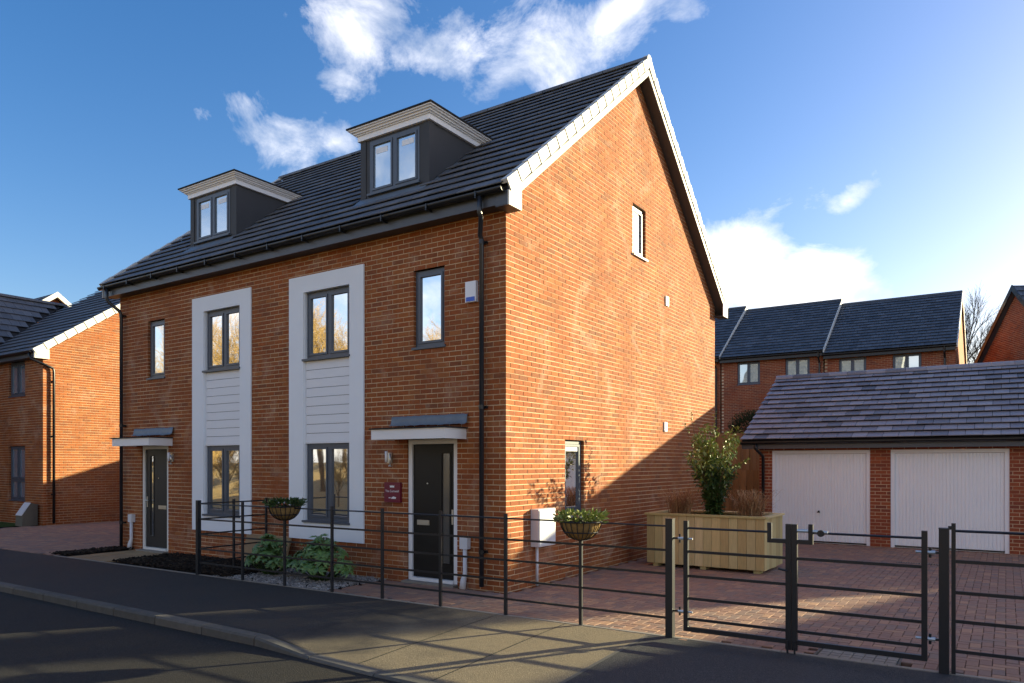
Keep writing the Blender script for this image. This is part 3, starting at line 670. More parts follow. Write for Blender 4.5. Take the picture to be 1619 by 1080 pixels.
# front features: surround, cladding, windows
def surround(xc, mir):
    s = holder('render_surround', house); x0, x1 = (-4.52, -2.73) if not mir else (XM(-2.73) - .05, XM(-4.52) - .05)
    a, b = (-4.15, -3.05) if not mir else (XM(-3.05), XM(-4.15))
    m = MB()
    m.box(x0, a, -.03, -.004, .52, 4.99); m.box(b, x1, -.03, -.004, .52, 4.99); m.box(a, b, -.03, -.004, 4.71, 4.99); m.box(a, b, -.03, -.004, .52, .80)
    m.box(a - .0, a + .012, -.004, .10, .80, 4.71); m.box(b - .012, b, -.004, .10, .80, 4.71); m.box(a, b, -.004, .1, 4.71, 4.72)
    m.box(a + .012, b - .012, -.004, .10, .80, .815)
    m.build('render_band', M['render_'], s)
    bz0, bz1, nb = 2.16, 3.54, 9; h = (bz1 - bz0) / nb
    MB().box(a + .012, b - .012, .035, .08, bz0, bz1).build('batten', M['deck'], s)
    bm = MB().bevbox(a + .014, b - .014, -h + .007, 0, 0, .018, .003, Matrix.Rotation(R(90), 4, 'X')).mesh('cladding_board', M['board'])
    for i in range(nb):
        o = inst('cladding_board', MBD[mir] if mir in MBD else MBD.setdefault(mir, MB().box(a + .014, b - .014, .014, .034, .004, h - .004).mesh('cladding_board', M['board'])), (0, 0, bz0 + i * h), s)
    MB().box(a + .013, b - .013, .008, .036, bz0 - .02, bz0 + .002).build('cladding_trim', M['white'], s)
    window(house, a + .014, b - .014, 3.575, 4.70, .045, sd=.10)
    window(house, a + .014, b - .014, .84, 2.135, .045, sd=.10)
MBD = {}
surround(-3.6, False); surround(-6.5, True)
window(house, -1.695, -1.105, 3.56, 4.72, .05, two=False, sd=.075); window(house, XM(-1.105), XM(-1.695), 3.56, 4.72, .05, two=False, sd=.075)
# gable windows: turned so that their outside faces +x
GX = Matrix.Rotation(R(90), 4, 'Z')
window(house, 1.665, 2.285, 1.01, 2.17, .055, GX, two=False, sd=.07)
window(house, 4.215, 4.805, 5.735, 6.67, .055, GX, two=False, sd=.10, gl='glass', sill='verge')
MB().box(-.074, -.06, 1.72, 2.2, 2.0, 2.11).build('blind_roll', M['blind'], house)
MB().box(-.075, -.06, 4.29, 4.6, 5.80, 6.60).build('blind_panel', M['blind'], house)

def front_door(x0, x1, left_glass, mdoor, fram):
    d = holder('front_door', house); t = .07
    f = MB().box(x0, x0 + t, .02, .10, .03, 2.165).box(x1 - t, x1, .02, .10, .03, 2.165).box(x0 + t, x1 - t, .02, .10, 2.165 - t, 2.165).box(x0 + t, x1 - t, -.01, .10, .03, .075)
    f.build('door_frame', M[fram], d)
    a, b = x0 + t + .004, x1 - t - .004
    gx0, gx1 = (b - .24, b - .10) if not left_glass else (a + .15, a + .27)
    if left_glass: gx0, gx1 = a + .16, a + .27
    l = MB()
    for (p, q, r_, s_) in cells(a, b, .08, 2.09, [(gx0, gx1, .32, 1.95)]): l.box(p, q, .05, .09, r_, s_)
    for gx in (gx0 - .03, gx1 + .005): l.box(gx, gx + .025, .042, .05, .30, 1.97)
    l.box(gx0 - .005, gx1 + .005, .042, .05, 1.95, 1.97); l.box(gx0 - .005, gx1 + .005, .042, .05, .30, .32)
    l.build('door_leaf', M[mdoor], d); MB().box(gx0, gx1, .066, .074, .32, 1.95).build('door_glass', M['glass_d' if not left_glass else 'glass'], d)
    lx = (a + .08, a + .32) if not left_glass else (b - .34, b - .06)
    MB().box(lx[0], lx[1], .040, .05, .87, .945).box(lx[0] + .02, lx[1] - .02, .034, .040, .89, .925).build('letter_plate', M['steel'], d)
    hx = b - .04 if not left_glass else a + .05; sg = -1 if not left_glass else 1
    MB().box(hx - .016, hx + .016, .042, .05, .90, 1.12).tube([(hx, .05, 1.04), (hx, .0, 1.04), (hx + sg * .11, .0, 1.04)], .009, 8).build('door_handle', M['steel'], d)
    MB().tube([((a + b) / 2 - (.12 if not left_glass else -.06), .05, 1.5), ((a + b) / 2 - (.12 if not left_glass else -.06), .042, 1.5)], .011, 10).build('spyhole', M['steel'], d)
    MB().box(x0 - .02, x1 + .02, -.12, .02, -.03, .028).build('door_step', M['edging'], d)
    # canopy
    c = holder('door_canopy', house); cx0, cx1 = (x0 - .28, x1 + .18) if not left_glass else (x0 - .22, x1 + .16); yy = -.50
    m = MB().box(cx0, cx1, yy, yy + .02, 2.155, 2.305).box(cx1 - .02, cx1, yy + .02, -.003, 2.155, 2.305).box(cx0, cx0 + .02, yy + .02, -.003, 2.155, 2.305).box(cx0 + .02, cx1 - .02, yy + .02, -.003, 2.17, 2.182)
    m.build('canopy_fascia', M['white'], c); MB().box(cx0 - .025, cx1 + .025, yy - .025, -.003, 2.306, 2.325).build('canopy_top', M['deck'], c)
    # lead flashing dressed over the back of the canopy: a wavy lip
    n = 28; fm = MB(); fx0, fx1 = (x0 - .30, x1 + .22) if not left_glass else (x0 - .24, x1 + .22)
    for i in range(n + 1):
        X = fx0 + (fx1 - fx0) * i / n; wv = rnd.uniform(-.009, .009)
        fm.v += [(X, -.002, 2.525 + wv * .6), (X, -.032, 2.518 + wv * .6), (X, -.045 + wv, 2.46), (X, -.052 - wv * 1.5, 2.40 + wv), (X, -.10 + wv * 2, 2.372 + wv)]
    for i in range(n):
        for k in range(4): a_ = i * 5 + k; fm.f.append((a_, a_ + 1, a_ + 6, a_ + 5))
    fm.build('lead_flashing', M['lead'], c, smooth=True)
front_door(-1.82, -.87, False, 'door', 'white'); front_door(XM(-.87), XM(-1.82), True, 'door2', 'cream')

def wall_light(x, z, lab):
    t = thing('wall_light', lab, 'wall light', (x, 0, z))
    MB().box(-.045, .045, -.025, -.004, -.09, .07).build('backplate', M['steel'], t)
    MB().tube([(-.02, -.075, -.08), (-.02, -.075, .09)], .024, 14).build('tube_lamp', M['alarm'], t, smooth=True)
    MB().tube([(.055, -.07, -.13), (.055, -.07, .05)], .015, 12).lathe([(.0, 0), (.03, .004), (.032, .02), (.0, .03)], (.055, -.07, -.15), 12).build('sensor', M['steel'], t, smooth=True)
    MB().box(-.03, .06, -.075, -.025, -.02, .0).build('arm', M['steel'], t)
wall_light(-2.17, 1.90, 'steel tube wall light above the maroon sign by the black door'); wall_light(-8.05, 1.93, 'steel tube wall light beside the grey door')

sg = thing('house_sign', 'square maroon name sign on the brick left of the black door', 'sign', (-2.10, 0, 1.355))
MB().box(-.165, .165, -.045, -.004, -.155, .155).build('sign_board', M['maroon'], sg)
def text(s, size, x, z, parent, m, y=-.0465):
    c = bpy.data.curves.new('lettering', 'FONT'); c.body = s; c.size = size; c.align_x = 'CENTER'; c.align_y = 'CENTER'; c.extrude = .0008; t_ = bpy.data.objects.new('t', c); COL.objects.link(t_); bpy.context.view_layer.update(); me = bpy.data.meshes.new_from_object(t_); bpy.data.objects.remove(t_); me.materials.clear(); me.materials.append(m)
    o = bpy.data.objects.new('lettering', me); COL.objects.link(o); o.parent = parent; o.location = (x, y, z); o.rotation_euler = (R(90), 0, 0); return o
text('The Cornwall', .05, 0, .018, sg, M['white'])
MB().prism([(-.045, -.0472, .075), (.045, -.0472, .075), (.045, -.0472, .11), (.02, -.0472, .098), (0, -.0472, .112), (-.02, -.0472, .098), (-.045, -.0472, .11)], (0, .001, 0)).build('emblem', M['white'], sg)
MB().prism([(-.02, -.0472, -.10), (.075, -.0472, -.10), (.085, -.0472, -.075), (.03, -.0472, -.063), (-.01, -.0472, -.078)], (0, .001, 0)).box(-.07, -.03, -.0472, -.0462, -.092, -.078).build('emblem', M['white'], sg)

al = thing('alarm_box', 'white burglar alarm box with blue lens beside the downpipe', 'alarm box', (-.575, 0, 4.26))
MB().box(-.095, .095, -.06, -.004, -.145, .15).build('alarm_case', M['alarm'], al); MB().box(-.075, .075, -.067, -.06, -.135, -.075).build('alarm_lens', M['blue'], al)
for (x, lab) in ((-.68, 'small grey cable box and conduit between the black door and the downpipe'), (-9.47, 'small grey cable box and conduit left of the grey door')):
    t = thing('cable_box', lab, 'utility box', (x, 0, 0))
    MB().box(-.075, .065, -.085, -.004, .57, .735).build('box_case', M['meter'], t)
    MB().tube([(.0, -.05, .57), (.0, -.05, .22), (-.015, -.07, .12), (-.02, -.08, .0)], [.032, .032, .045, .05], 10).build('conduit', M['meter'], t, smooth=True)
mb_ = thing('meter_box', 'white gas meter box with pipe on the sunlit gable wall', 'meter box', (0, .86, 0))
MB().box(.004, .14, -.22, .26, .58, 1.13).box(.14, .152, -.205, .245, .60, 1.11).build('box_case', M['meter'], mb_); MB().tube([(.05, -.12, .58), (.05, -.12, 0)], .022, 10).build('gas_pipe', M['meter'], mb_, smooth=True)
for (y, z, n_, lab) in ((5.86, 5.13, .075, 'small white wall vent high on the sunlit gable'), (5.78, 2.55, .07, 'small buff wall vent low on the sunlit gable above the shadow line')):
    t = thing('wall_vent', lab, 'vent', (0, y, z)); MB().box(.004, .028, -n_, n_, -.095, .095).build('vent_case', M['white'] if z > 4 else M['crown'], t)
    for k in range(4): MB().box(.028, .033, -n_ + .015, n_ - .015, -.08 + k * .045, -.065 + k * .045).build('louvre', M['white'] if z > 4 else M['crown'], t)

# dormers
def dormer(xc):
    d = holder('dormer', house); x0, x1 = xc - DW, xc + DW; ZT = 7.29; ze = lambda y: 5.79 + RS * y
    yb = (ZT - 5.79) / RS + .1
    m = MB()
    for (a, b) in ((x0, x0 + .05), (x1 - .05, x1)):
        m.prism([(a, DY, ze(DY) - .1), (a, yb, ze(yb) - .1), (a, yb, ZT), (a, DY, ZT)][::-1], (b - a, 0, 0))
    m.box(x0 + .05, x1 - .05, DY, DY + .06, ze(DY) - .1, 6.36); m.box(x0 + .05, x1 - .05, DY, DY + .06, 7.25, ZT); m.box(x0 + .05, x0 + .20, DY, DY + .06, 6.36, 7.25); m.box(x1 - .20, x1 - .05, DY, DY + .06, 6.36, 7.25)
    m.build('cheeks', M['dormer'], d)
    MB().box(x0 + .05, x1 - .05, DY + .3, DY + .34, 6.2, 7.25).build('inner_lining', M['darkin'], d)
    # corner posts proud of the cheeks
    MB().box(x0 - .012, x0 + .11, DY - .014, DY - .001, ze(DY) - .03, ZT).build('corner_trim', M['dormer'], d)
    MB().box(x1 - .11, x1 + .012, DY - .014, DY - .001, ze(DY) - .03, ZT).box(x1 + .001, x1 + .012, DY - .001, DY + .10, ze(DY) + .0, ZT).build('corner_trim', M['dormer'], d)
    # lead apron down over the tiles
    MB().prism([(x0 - .03, DY - .27, ze(DY - .27) + .045), (x0 - .03, DY - .016, ze(DY) + .05), (x0 - .03, DY - .016, ze(DY) + .03), (x0 - .03, DY - .27, ze(DY - .27) + .025)], (2 * DW + .06, 0, 0)).build('lead_apron', M['lead'], d)
    for sx in (x0 - .09, x1):
        MB().prism([(sx, DY - .05, ze(DY - .05) + .045), (sx, yb, ze(yb) + .045), (sx, yb, ze(yb) + .03), (sx, DY - .05, ze(DY - .05) + .03)], (.09, 0, 0)).build('side_flashing', M['lead'], d)
    # crown moulding: steps growing outwards, mitred round front and sides
    for i, (o, z0, z1) in enumerate(((.05, 7.292, 7.38), (.075, 7.38, 7.40), (.105, 7.40, 7.43), (.14, 7.43, 7.455), (.17, 7.455, 7.475))):
        yq = (z1 - 5.79) / RS + .12
        MB().box(x0 - o, x1 + o, DY - o, yq, z0, z1 - .0005).build('crown_moulding', M['crown'], d)
    MB().box(x0 - .19, x1 + .19, DY - .19, (7.5 - 5.79) / RS + .12, 7.476, 7.50).build('flat_roof', M['deck'], d)
    w = window(d, x0 + .20, x1 - .20, 6.36, 7.25, DY - .008, gl='glass_b', sd=.05, t=.045)
    for c_ in (x0 + .46, x1 - .46): MB().box(c_ - .13, c_ + .13, DY + .006, DY + .009, 7.02, 7.11).build('lace_trim', M['lace'], w)
    w.parent = house
dormer(DORM[0]); dormer(DORM[1])
for o in [o for o in bpy.data.objects if o.name.startswith('dormer')]:
    pass

# ================================================================== DOUBLE GARAGE
def garage(x0, x1, y0, y1, label, doors, pos=(0, 0, 0), detail=True, ridge=(12.2, 4.08), left_over=.35, right_over=.35):
    g_ = thing('garage_block', label, 'garage', pos); CAMl = CAM - Vector(pos); EZg = 2.26
    fw = holder('front_wall', g_); hl = [(a, b, 0, 2.10) for (a, b) in doors]
    f = MB()
    for (a, b, c, d) in cells(x0, x1, -.15, EZg, hl): f.box(a + (.004 if a == x0 else 0), b - (.004 if b == x1 else 0), y0 + .004, y0 + .11, c, d)
    f.build('mortar', M['mortar'], fw)
    bl = brick_list(x0, x1, -.075, EZg, hl, start_even=0, start_odd=.1125)
    lay(bl, (0, y0, .005), (1, 0, 0), (0, -1, 0), fw, BRB, M['brick_b'], 300 if detail else 0)
    lw = holder('side_wall', g_); yr, zr = ridge; s = (zr - 2.33) / (yr - y0 + .3)
    tops = [lambda p: 2.25 + s * (p[0] - y0 + .3) - p[1], lambda p: 2.25 + s * (y1 + .3 - p[0]) - p[1]]
    for (xx, nx) in ((x0, -1), (x1, 1)):
        p = [(y0 + .11, -.15), (y1, -.15), (y1, 4.2), (y0 + .11, 4.2)]
        for t_ in tops: p = clip(p, t_)
        MB().prism([(xx + (.004 if nx < 0 else -.104), q[0], q[1]) for q in p], (.10, 0, 0)).build('mortar', M['mortar'], lw)
        bl = brick_list(0, y1 - y0, -.075, 4.2, [], top=[lambda p: 2.25 + s * (p[0] + .3) - p[1], lambda p: 2.25 + s * (y1 - y0 + .3 - p[0]) - p[1]], start_even=.1125, start_odd=0)
        lay(bl, (xx, y0, .005), (0, 1, 0), (nx, 0, 0), lw, BRB, M['brick_b'], 0)
    MB().box(x0 + .12, x1 - .12, y1 - .1, y1, -.15, 2.2).build('rear_wall', M['brick_b'], g_)
    rf = holder('roof', g_); a, b = x0 - left_over, x1 + right_over
    dk = MB()
    for bk in (0, 1):
        pr = [(a + .01, y0 - .27, 2.33), (a + .01, yr, zr - .02), (a + .01, yr, zr - .10), (a + .01, y0 - .25, 2.27)]
        if bk: pr = [(p[0], 2 * yr - p[1], p[2]) for p in pr][::-1]
        dk.prism(pr, (b - a - .02, 0, 0))
    dk.build('roof_deck', M['deck'], rf)
    tile_field(rf, M['gtile'], a, b, y0 - .33, 2.325, yr - .02, zr, w=.30, gauge=.285, n_single=300 if detail else 0, camloc=CAMl, lift=.064)
    tile_field(rf, M['gtile'], a, b, 2 * yr - y0 + .33, 2.325, yr + .02, zr, w=.30, gauge=.285)
    xx = a
    while xx < b - .2: inst('ridge_tile', GRT, (xx, yr, zr + .045), rf); xx += .446
    ev = holder('eaves', g_)
    MB().box(a + .02, b - .02, y0 - .26, y0 - .24, 2.14, 2.30).build('fascia', M['fascia'], ev); MB().box(a + .02, b - .02, y0 - .24, y0 - .002, 2.15, 2.16).build('soffit', M['soffit'], ev)
    gm = MB(); half_gutter(gm, a, b, y0 - .325, 2.30); gm.build('gutter', M['gutter'], ev)
    for xx, xo in ((a + .008, 0), (b - .03, 0)):
        for bk in (0, 1):
            pr = [(xx, y0 - .26, 2.325), (xx, yr, zr - .01), (xx, yr, zr - .16), (xx, y0 - .26, 2.17)]
            if bk: pr = [(p[0], 2 * yr - p[1], p[2]) for p in pr][::-1]
            MB().prism(pr, (.022, 0, 0)).build('bargeboard', M['fascia'], ev)
    px_ = x0 + .10
    p = MB().tube([(px_ - .1, y0 - .325, 2.25), (px_ - .1, y0 - .325, 2.14), (px_, y0 - .10, 1.98), (px_, y0 - .06, 1.92), (px_, y0 - .06, .05)], .034, 10).build('downpipe', M['gutter'], g_, smooth=True)
    for (da, db_) in doors:
        d = holder('garage_door', g_); t = .075
        MB().box(da, da + t, y0 + .02, y0 + .10, 0, 2.10).box(db_ - t, db_, y0 + .02, y0 + .10, 0, 2.10).box(da + t, db_ - t, y0 + .02, y0 + .10, 2.10 - t, 2.10).build('door_frame', M['gdoor'], d)
        pan = MB(); n = int((db_ - da - 2 * t - .12) / .062); w = (db_ - da - 2 * t - .02) / n; xa = da + t + .01
        for i in range(n):
            u = xa + i * w
            pan.add([(u, y0 + .062, .05), (u + w * .14, y0 + .050, .05), (u + w * .86, y0 + .050, .05), (u + w, y0 + .062, .05), (u, y0 + .062, 2.015), (u + w * .14, y0 + .050, 2.015), (u + w * .86, y0 + .050, 2.015), (u + w, y0 + .062, 2.015)], [(0, 1, 5, 4), (1, 2, 6, 5), (2, 3, 7, 6)])
        pan.build('door_panel', M['gdoor'], d)
        MB().box(da + t, db_ - t, y0 + .064, y0 + .09, .0, 2.02).build('door_backing', M['gdoor'], d)
        MB().box(da + t, db_ - t, y0 + .03, y0 + .05, .02, .045).build('bottom_seal', M['gutter'], d)
        cx = (da + db_) / 2 - (0 if da > 3 else .02); MB().tube([(cx, y0 + .05, .72), (cx, y0 + .01, .72)], .02, 8).box(cx - .03, cx + .03, y0 + .005, y0 + .018, .69, .71).build('door_handle', M['gutter'], d) if da < 3.5 else None
    return g_
GRT = rt_.mesh('ridge_tile', M['gtile'])
garage(.97, 8.45, 9.2, 15.2, 'low garage block with white doors and plum tiled roof', [(1.26, 3.34), (3.74, 5.86), (6.26, 8.2)], right_over=.2)
garage(-13.6, -8.3, 8.6, 14.6, 'low garage block hidden behind the pair of semis', [(-13.3, -11.2), (-10.8, -8.7)], detail=False, ridge=(11.6, 4.12))

# ================================================================== NEIGHBOUR HOUSE ON THE LEFT
nh = thing('neighbour_house', 'orange brick house at the left edge with a low sunlit gable', 'house', (-17.45, 1.78, 0))
hl = [(-2.18, -1.12, .66, 2.29), (-2.12, -1.12, 3.80, 4.87)]
hl = [(-2.15, -1.12, .675, 2.325), (-2.15, -1.12, 3.825, 4.875)]
nf = holder('front_wall', nh); f = MB()
for (a, b, c, d) in cells(-6, 0, -.15, 5.1, hl): f.box(a, b if b < 0 else -.004, .004, .11, c, d)
f.build('mortar', M['mortar'], nf)
lay(brick_list(0, 6, -.075, 5.1, [(-h[1], -h[0], h[2], h[3]) for h in hl], start_even=.1125), (0, 0, .005), (-1, 0, 0), (0, -1, 0), nf, BR, M['brick'], 0)
ng = holder('gable_wall', nh); NS = .70; ntop = [lambda p: 5.02 + NS * p[0] - p[1], lambda p: 5.02 + NS * (10.8 - p[0]) - p[1]]
p = [(.11, -.15), (10.8, -.15), (10.8, 9.2), (.11, 9.2)]
for t_ in ntop: p = clip(p, t_)
MB().prism([(-.11, q[0], q[1]) for q in p], (.106, 0, 0)).build('mortar', M['mortar'], ng)
lay(brick_list(0, 10.8, -.075, 9.0, [], top=ntop, start_odd=.1125), (0, 0, .005), (0, 1, 0), (1, 0, 0), ng, BR, M['brick'], 0)
MB().box(-6, -.12, 10.7, 10.8, -.15, 5.1).box(-6, -5.9, .12, 10.7, -.15, 5.1).build('rear_wall', M['brick'], nh)
nr = holder('roof', nh); nz = 5.14; NL = -6.0
dk = MB()
for bk in (0, 1):
    pr = [(NL + .03, -.24, nz - .13), (NL + .03, 5.4, nz + NS * 5.4 + .03), (NL + .03, 5.4, nz + NS * 5.4 - .09), (NL + .03, -.22, nz - .22)]
    if bk: pr = [(q[0], 10.8 - q[1], q[2]) for q in pr][::-1]
    dk.prism(pr, (.04 - NL, 0, 0))
dk.build('roof_deck', M['deck'], nr)
g2, nc2, S2, N2 = tile_field(nr, M['tile'], NL, .02, -.28, nz - .11, 5.38, nz + NS * 5.38 + .06, gauge=.34)
tile_field(nr, M['tile'], NL, .02, 11.08, nz - .11, 5.42, nz + NS * 5.38 + .06, gauge=.34)
NC = MB().add([(x_, y_, z_) for y_, o in ((.012, .014), (g2 - .008, .0)) for (x_, z_) in ((-.085, .01), (.0, .01), (.0, -.13 - o), (.010 + o, -.13 - o), (.010 + o, .056 + o), (-.085, .056 + o))], [(0, 1, 7, 6), (1, 2, 8, 7), (2, 3, 9, 8), (3, 4, 10, 9), (4, 5, 11, 10), (5, 0, 6, 11), (5, 4, 3, 2, 1, 0), (6, 7, 8, 9, 10, 11)]).mesh('verge_cap', M['verge'])
for k in range(nc2):
    q = Vector((.07, -.28, nz - .11)) + S2 * (g2 * k); inst('verge_cap', NC, q, nr, (math.atan2(S2.z, S2.y), 0, 0))
    inst('verge_cap', NC, (.07, 11.08 - S2.y * g2 * (k + 1), nz - .11 + S2.z * g2 * (k + 1)), nr, (-math.atan2(S2.z, S2.y), 0, 0))
MB().box(.0, .085, -.26, .14, nz - .30, nz - .02).build('box_end', M['verge'], nr)
for k in range(13): inst('ridge_tile', RTm, (NL + k * (-NL - .4) / 12, 5.4, nz + NS * 5.4 + .07), nr)
ne = holder('eaves', nh)
MB().box(-6, .0, -.25, -.23, nz - .27, nz - .12).build('fascia', M['fascia'], ne); MB().box(-6, 0, -.23, -.001, nz - .265, nz - .255).build('soffit', M['soffit'], ne)
gm = MB(); half_gutter(gm, -6, .03, -.32, nz - .10); gm.build('gutter', M['gutter'], ne)
dp = MB().tube([(-.1, -.32, nz - .16), (-.1, -.32, nz - .26), (-.02, -.30, nz - .33), (.06, .02, nz - .47), (.075, .24, nz - .56), (.075, .26, nz - .66), (.075, .26, .05)], .036, 10).build('downpipe', M['gutter'], nh, smooth=True)
for z in (2.6, .9, 4.2): MB().box(.0, .075, .21, .31, z - .02, z + .02).build('pipe_clip', M['gutter'], dp)
window(nh, -2.145, -1.125, .70, 2.32, .05, transom=1.32, sd=.07, gl='glass_b'); window(nh, -2.145, -1.125, 3.85, 4.87, .05, sd=.07, gl='glass_b')
# front wing whose roof meets the main slope in a valley
wg = holder('front_wing', nh)
MB().box(-9.0, -3.9, -3.0, -.01, -.15, 4.95).build('wing_wall', M['brick'], wg)
def slope_field(mb, A, B, C_, D_, gauge=.34, w=.30, lift=.05, th=.018):        # tiles on any quad: A-B eaves, D-C ridge
    A, B, C_, D_ = map(Vector, (A, B, C_, D_)); nrm = (B - A).cross(D_ - A).normalized()
    if nrm.z < 0: nrm = -nrm
    up = nrm.cross(B - A).normalized()
    if up.z < 0: up = -up
    Ht = (D_ - A).dot(up); n = int(Ht / gauge); e = (B - A).normalized()
    for k in range(n):
        t0 = k / n; P0 = A.lerp(D_, t0); P1 = B.lerp(C_, t0); Lc = (P1 - P0).dot(e); s = -(k % 2) * w / 2
        gg = Ht / n + .04
        while s < Lc:
            a, b = max(s + .004, 0), min(s + w - .004, Lc); s += w
            if b - a < .04: continue
            Q = lambda x_, u_, h_: P0 + e * x_ + up * u_ + nrm * h_
            mb.add([Q(a, 0, lift - th), Q(b, 0, lift - th), Q(b, gg, 0), Q(a, gg, 0), Q(a, 0, lift), Q(b, 0, lift), Q(b, gg, .01), Q(a, gg, .01)], [(0, 3, 2, 1), (4, 5, 6, 7), (0, 1, 5, 4), (1, 2, 6, 5), (2, 3, 7, 6), (3, 0, 4, 7)])
wm = MB(); ex, rx = -3.62, -6.45; ez, rz_ = 5.03, 7.76
MB().add([(ex, -3.2, ez - .02), (ex, -.25, ez - .02), (rx, 3.52, rz_ - .03), (rx, -3.2, rz_ - .03), (2 * rx - ex, -3.2, ez - .02), (2 * rx - ex, -.25, ez - .02), (rx, 3.9, rz_ - .03)], [(0, 1, 2, 3), (3, 2, 6, 5, 4), (0, 3, 4)]).build('wing_roof_deck', M['deck'], wg)
slope_field(wm, (ex, -3.2, ez), (ex, -.25, ez), (rx, 3.56, rz_), (rx, -3.2, rz_), lift=.05, th=.018); wm.build('roof_tile_courses', M['tile'], wg, stuff=True)
inst('ridge_tile', RTm, (rx, -3.0, rz_ + .03), wg, (0, 0, R(90)))
for k in range(14): inst('ridge_tile', RTm, (rx, -2.56 + k * .446, rz_ + .03), wg, (0, 0, R(90)))
# light box on the lawn corner
gc = thing('ground_cabinet', 'small slanted meter cabinet on the grass at the left house', 'utility box', (-18.05, 1.3, 0))
MB().prism([(0, 0, .0), (0, .42, .0), (0, .42, .62), (0, .26, .66), (0, .02, .30)], (.42, 0, 0)).build('cabinet_body', M['sfoam'], gc); MB().prism([(.02, .005, .30), (.02, .245, .66), (.02, .235, .67), (.02, -.006, .31)], (.38, 0, 0)).build('cabinet_lid', M['meter'], gc)
bumpy('lawn', M['grass'], -30, -17.9, -.2, 1.75, 0, .03, 60, 10)

# a gabled roof further behind on the left
fh = thing('distant_house', 'far gabled roof peeping over the left house', 'house', (-30.7, 8.15, 0))
MB().prism([(0, -3, 0), (0, 3, 0), (0, 3, 7.2), (0, 0, 9.45), (0, -3, 7.2)], (-9, 0, 0)).build('wall', M['brick'], fh)
fr_ = holder('roof', fh); mbf = MB()
slope_field(mbf, (-9.2, -3.3, 7.1), (.25, -3.3, 7.1), (.25, 0, 9.6), (-9.2, 0, 9.6)); slope_field(mbf, (.25, 3.3, 7.1), (-9.2, 3.3, 7.1), (-9.2, 0, 9.6), (.25, 0, 9.6))
mbf.build('roof_tile_courses', M['tile'], fr_, stuff=True)
for s_ in (-1, 1): MB().prism([(.2, s_ * 3.35, 7.12), (.2, 0, 9.68), (.2, 0, 9.44), (.2, s_ * 3.35, 6.88)], (.12, 0, 0)).build('bargeboard', M['verge'], fr_)

# ================================================================== TERRACE BEHIND
TY, GZ = 26.0, 1.2
bumpy('raised_garden', M['grass'], -40, 60, 13.4, 120, GZ, .05, 60, 40)
struct(MB().box(-40, 60, 13.36, 13.40, -.15, GZ).build('retaining_bank', M['soil']))
def terrace(x0, x1, ez, rz_, lab, wins, lp, rp, verge_r=True):
    t = thing('terraced_house', lab, 'house', (x0, TY, GZ), 0, None); w_ = x1 - x0; E_ = ez - GZ; Rz = rz_ - GZ
    fw = holder('front_wall', t); hl = [(a - x0, b - x0, c - GZ, d - GZ) for (a, b, c, d) in wins]
    f = MB()
    for (a, b, c, d) in cells(0, w_, -.4, E_, hl): f.box(a, b, .009, .11, c, d)
    f.build('mortar', M['mortar'], fw); lay(brick_list(0, w_, E_ - 2.85, E_, hl, start_even=0, start_odd=.1125), (0, 0, 0), (1, 0, 0), (0, -1, 0), fw, BRB, M['brick_b'], 0)
    lay(brick_list(0, w_, -.4, E_ - 2.86, hl, start_even=0, start_odd=.1125), (0, 0, 0), (1, 0, 0), (0, -1, 0), fw, BRB, M['brick_b'], 0)
    gp = [(0, -.4), (8, -.4), (8, E_), (4, Rz - .12), (0, E_)]
    MB().prism([(w_ - .12, q[0] + (.12 if q[0] == 0 else 0), q[1]) for q in gp], (.12, 0, 0)).build('side_wall', M['brick'], t)
    MB().prism([(0, q[0] + (.12 if q[0] == 0 else 0), q[1]) for q in gp], (.12, 0, 0)).build('side_wall', M['brick'], t)
    MB().box(.12, w_ - .12, 7.9, 7.98, -.4, E_).build('rear_wall', M['brick'], t)
    for (a, b, c, d) in hl: window(t, a + .01, b - .01, c + .01, d - .01, .04, sd=.06, gl='glass_b')
    rf = holder('roof', t); dk = MB(); sl = (Rz - E_ - .1) / 4.3
    for bk in (0, 1):
        pr = [(-.05, -.28, E_ + .06), (-.05, 4, Rz - .03), (-.05, 4, Rz - .13), (-.05, -.28, E_ - .04)]
        if bk: pr = [(q[0], 8 - q[1], q[2]) for q in pr][::-1]
        dk.prism(pr, (w_ + .08, 0, 0))
    dk.build('roof_deck', M['deck'], rf)
    tile_field(rf, M['ttile'], -.06, w_ + .06, -.34, E_ + .06, 3.98, Rz, w=.30, gauge=.29); tile_field(rf, M['ttile'], -.06, w_ + .06, 8.34, E_ + .06, 4.02, Rz, w=.6, gauge=.58)
    MB().tube([(-.06, 4, Rz), (w_ + .08, 4, Rz)], .10, 8).build('ridge', M['verge'] if False else M['ttile'], rf)
    for bk in (0, 1):
        pr = [(w_ + .05, -.34, E_ + .10), (w_ + .05, 4, Rz + .05), (w_ + .05, 4, Rz - .15), (w_ + .05, -.34, E_ - .08)]
        if bk: pr = [(q[0], 8 - q[1], q[2]) for q in pr][::-1]
        MB().prism(pr, (.04, 0, 0)).build('bargeboard', M['verge'] if verge_r else M['fascia'], rf)
    MB().box(0, w_, -.30, -.28, E_ - .16, E_ + .02).box(0, w_, -.28, 0, E_ - .14, E_ - .13).build('fascia', M['gutter'], rf)
    gm = MB(); half_gutter(gm, -.05, w_ + .05, -.36, E_ + .02, n=5); gm.build('gutter', M['gutter'], rf)
    for xp in lp: MB().tube([(xp - x0, -.36, E_), (xp - x0, -.34, E_ - .2), (xp - x0, -.07, E_ - .45), (xp - x0, -.07, 0)], .04, 8).build('downpipe', M['gutter'], t)
terrace(-10.4, -5.42, 6.74, 9.85, 'leftmost house of the dark-roofed terrace, partly behind the sunlit gable', [(-9, -8, 5.5, 6.5)], [-5.6], None)
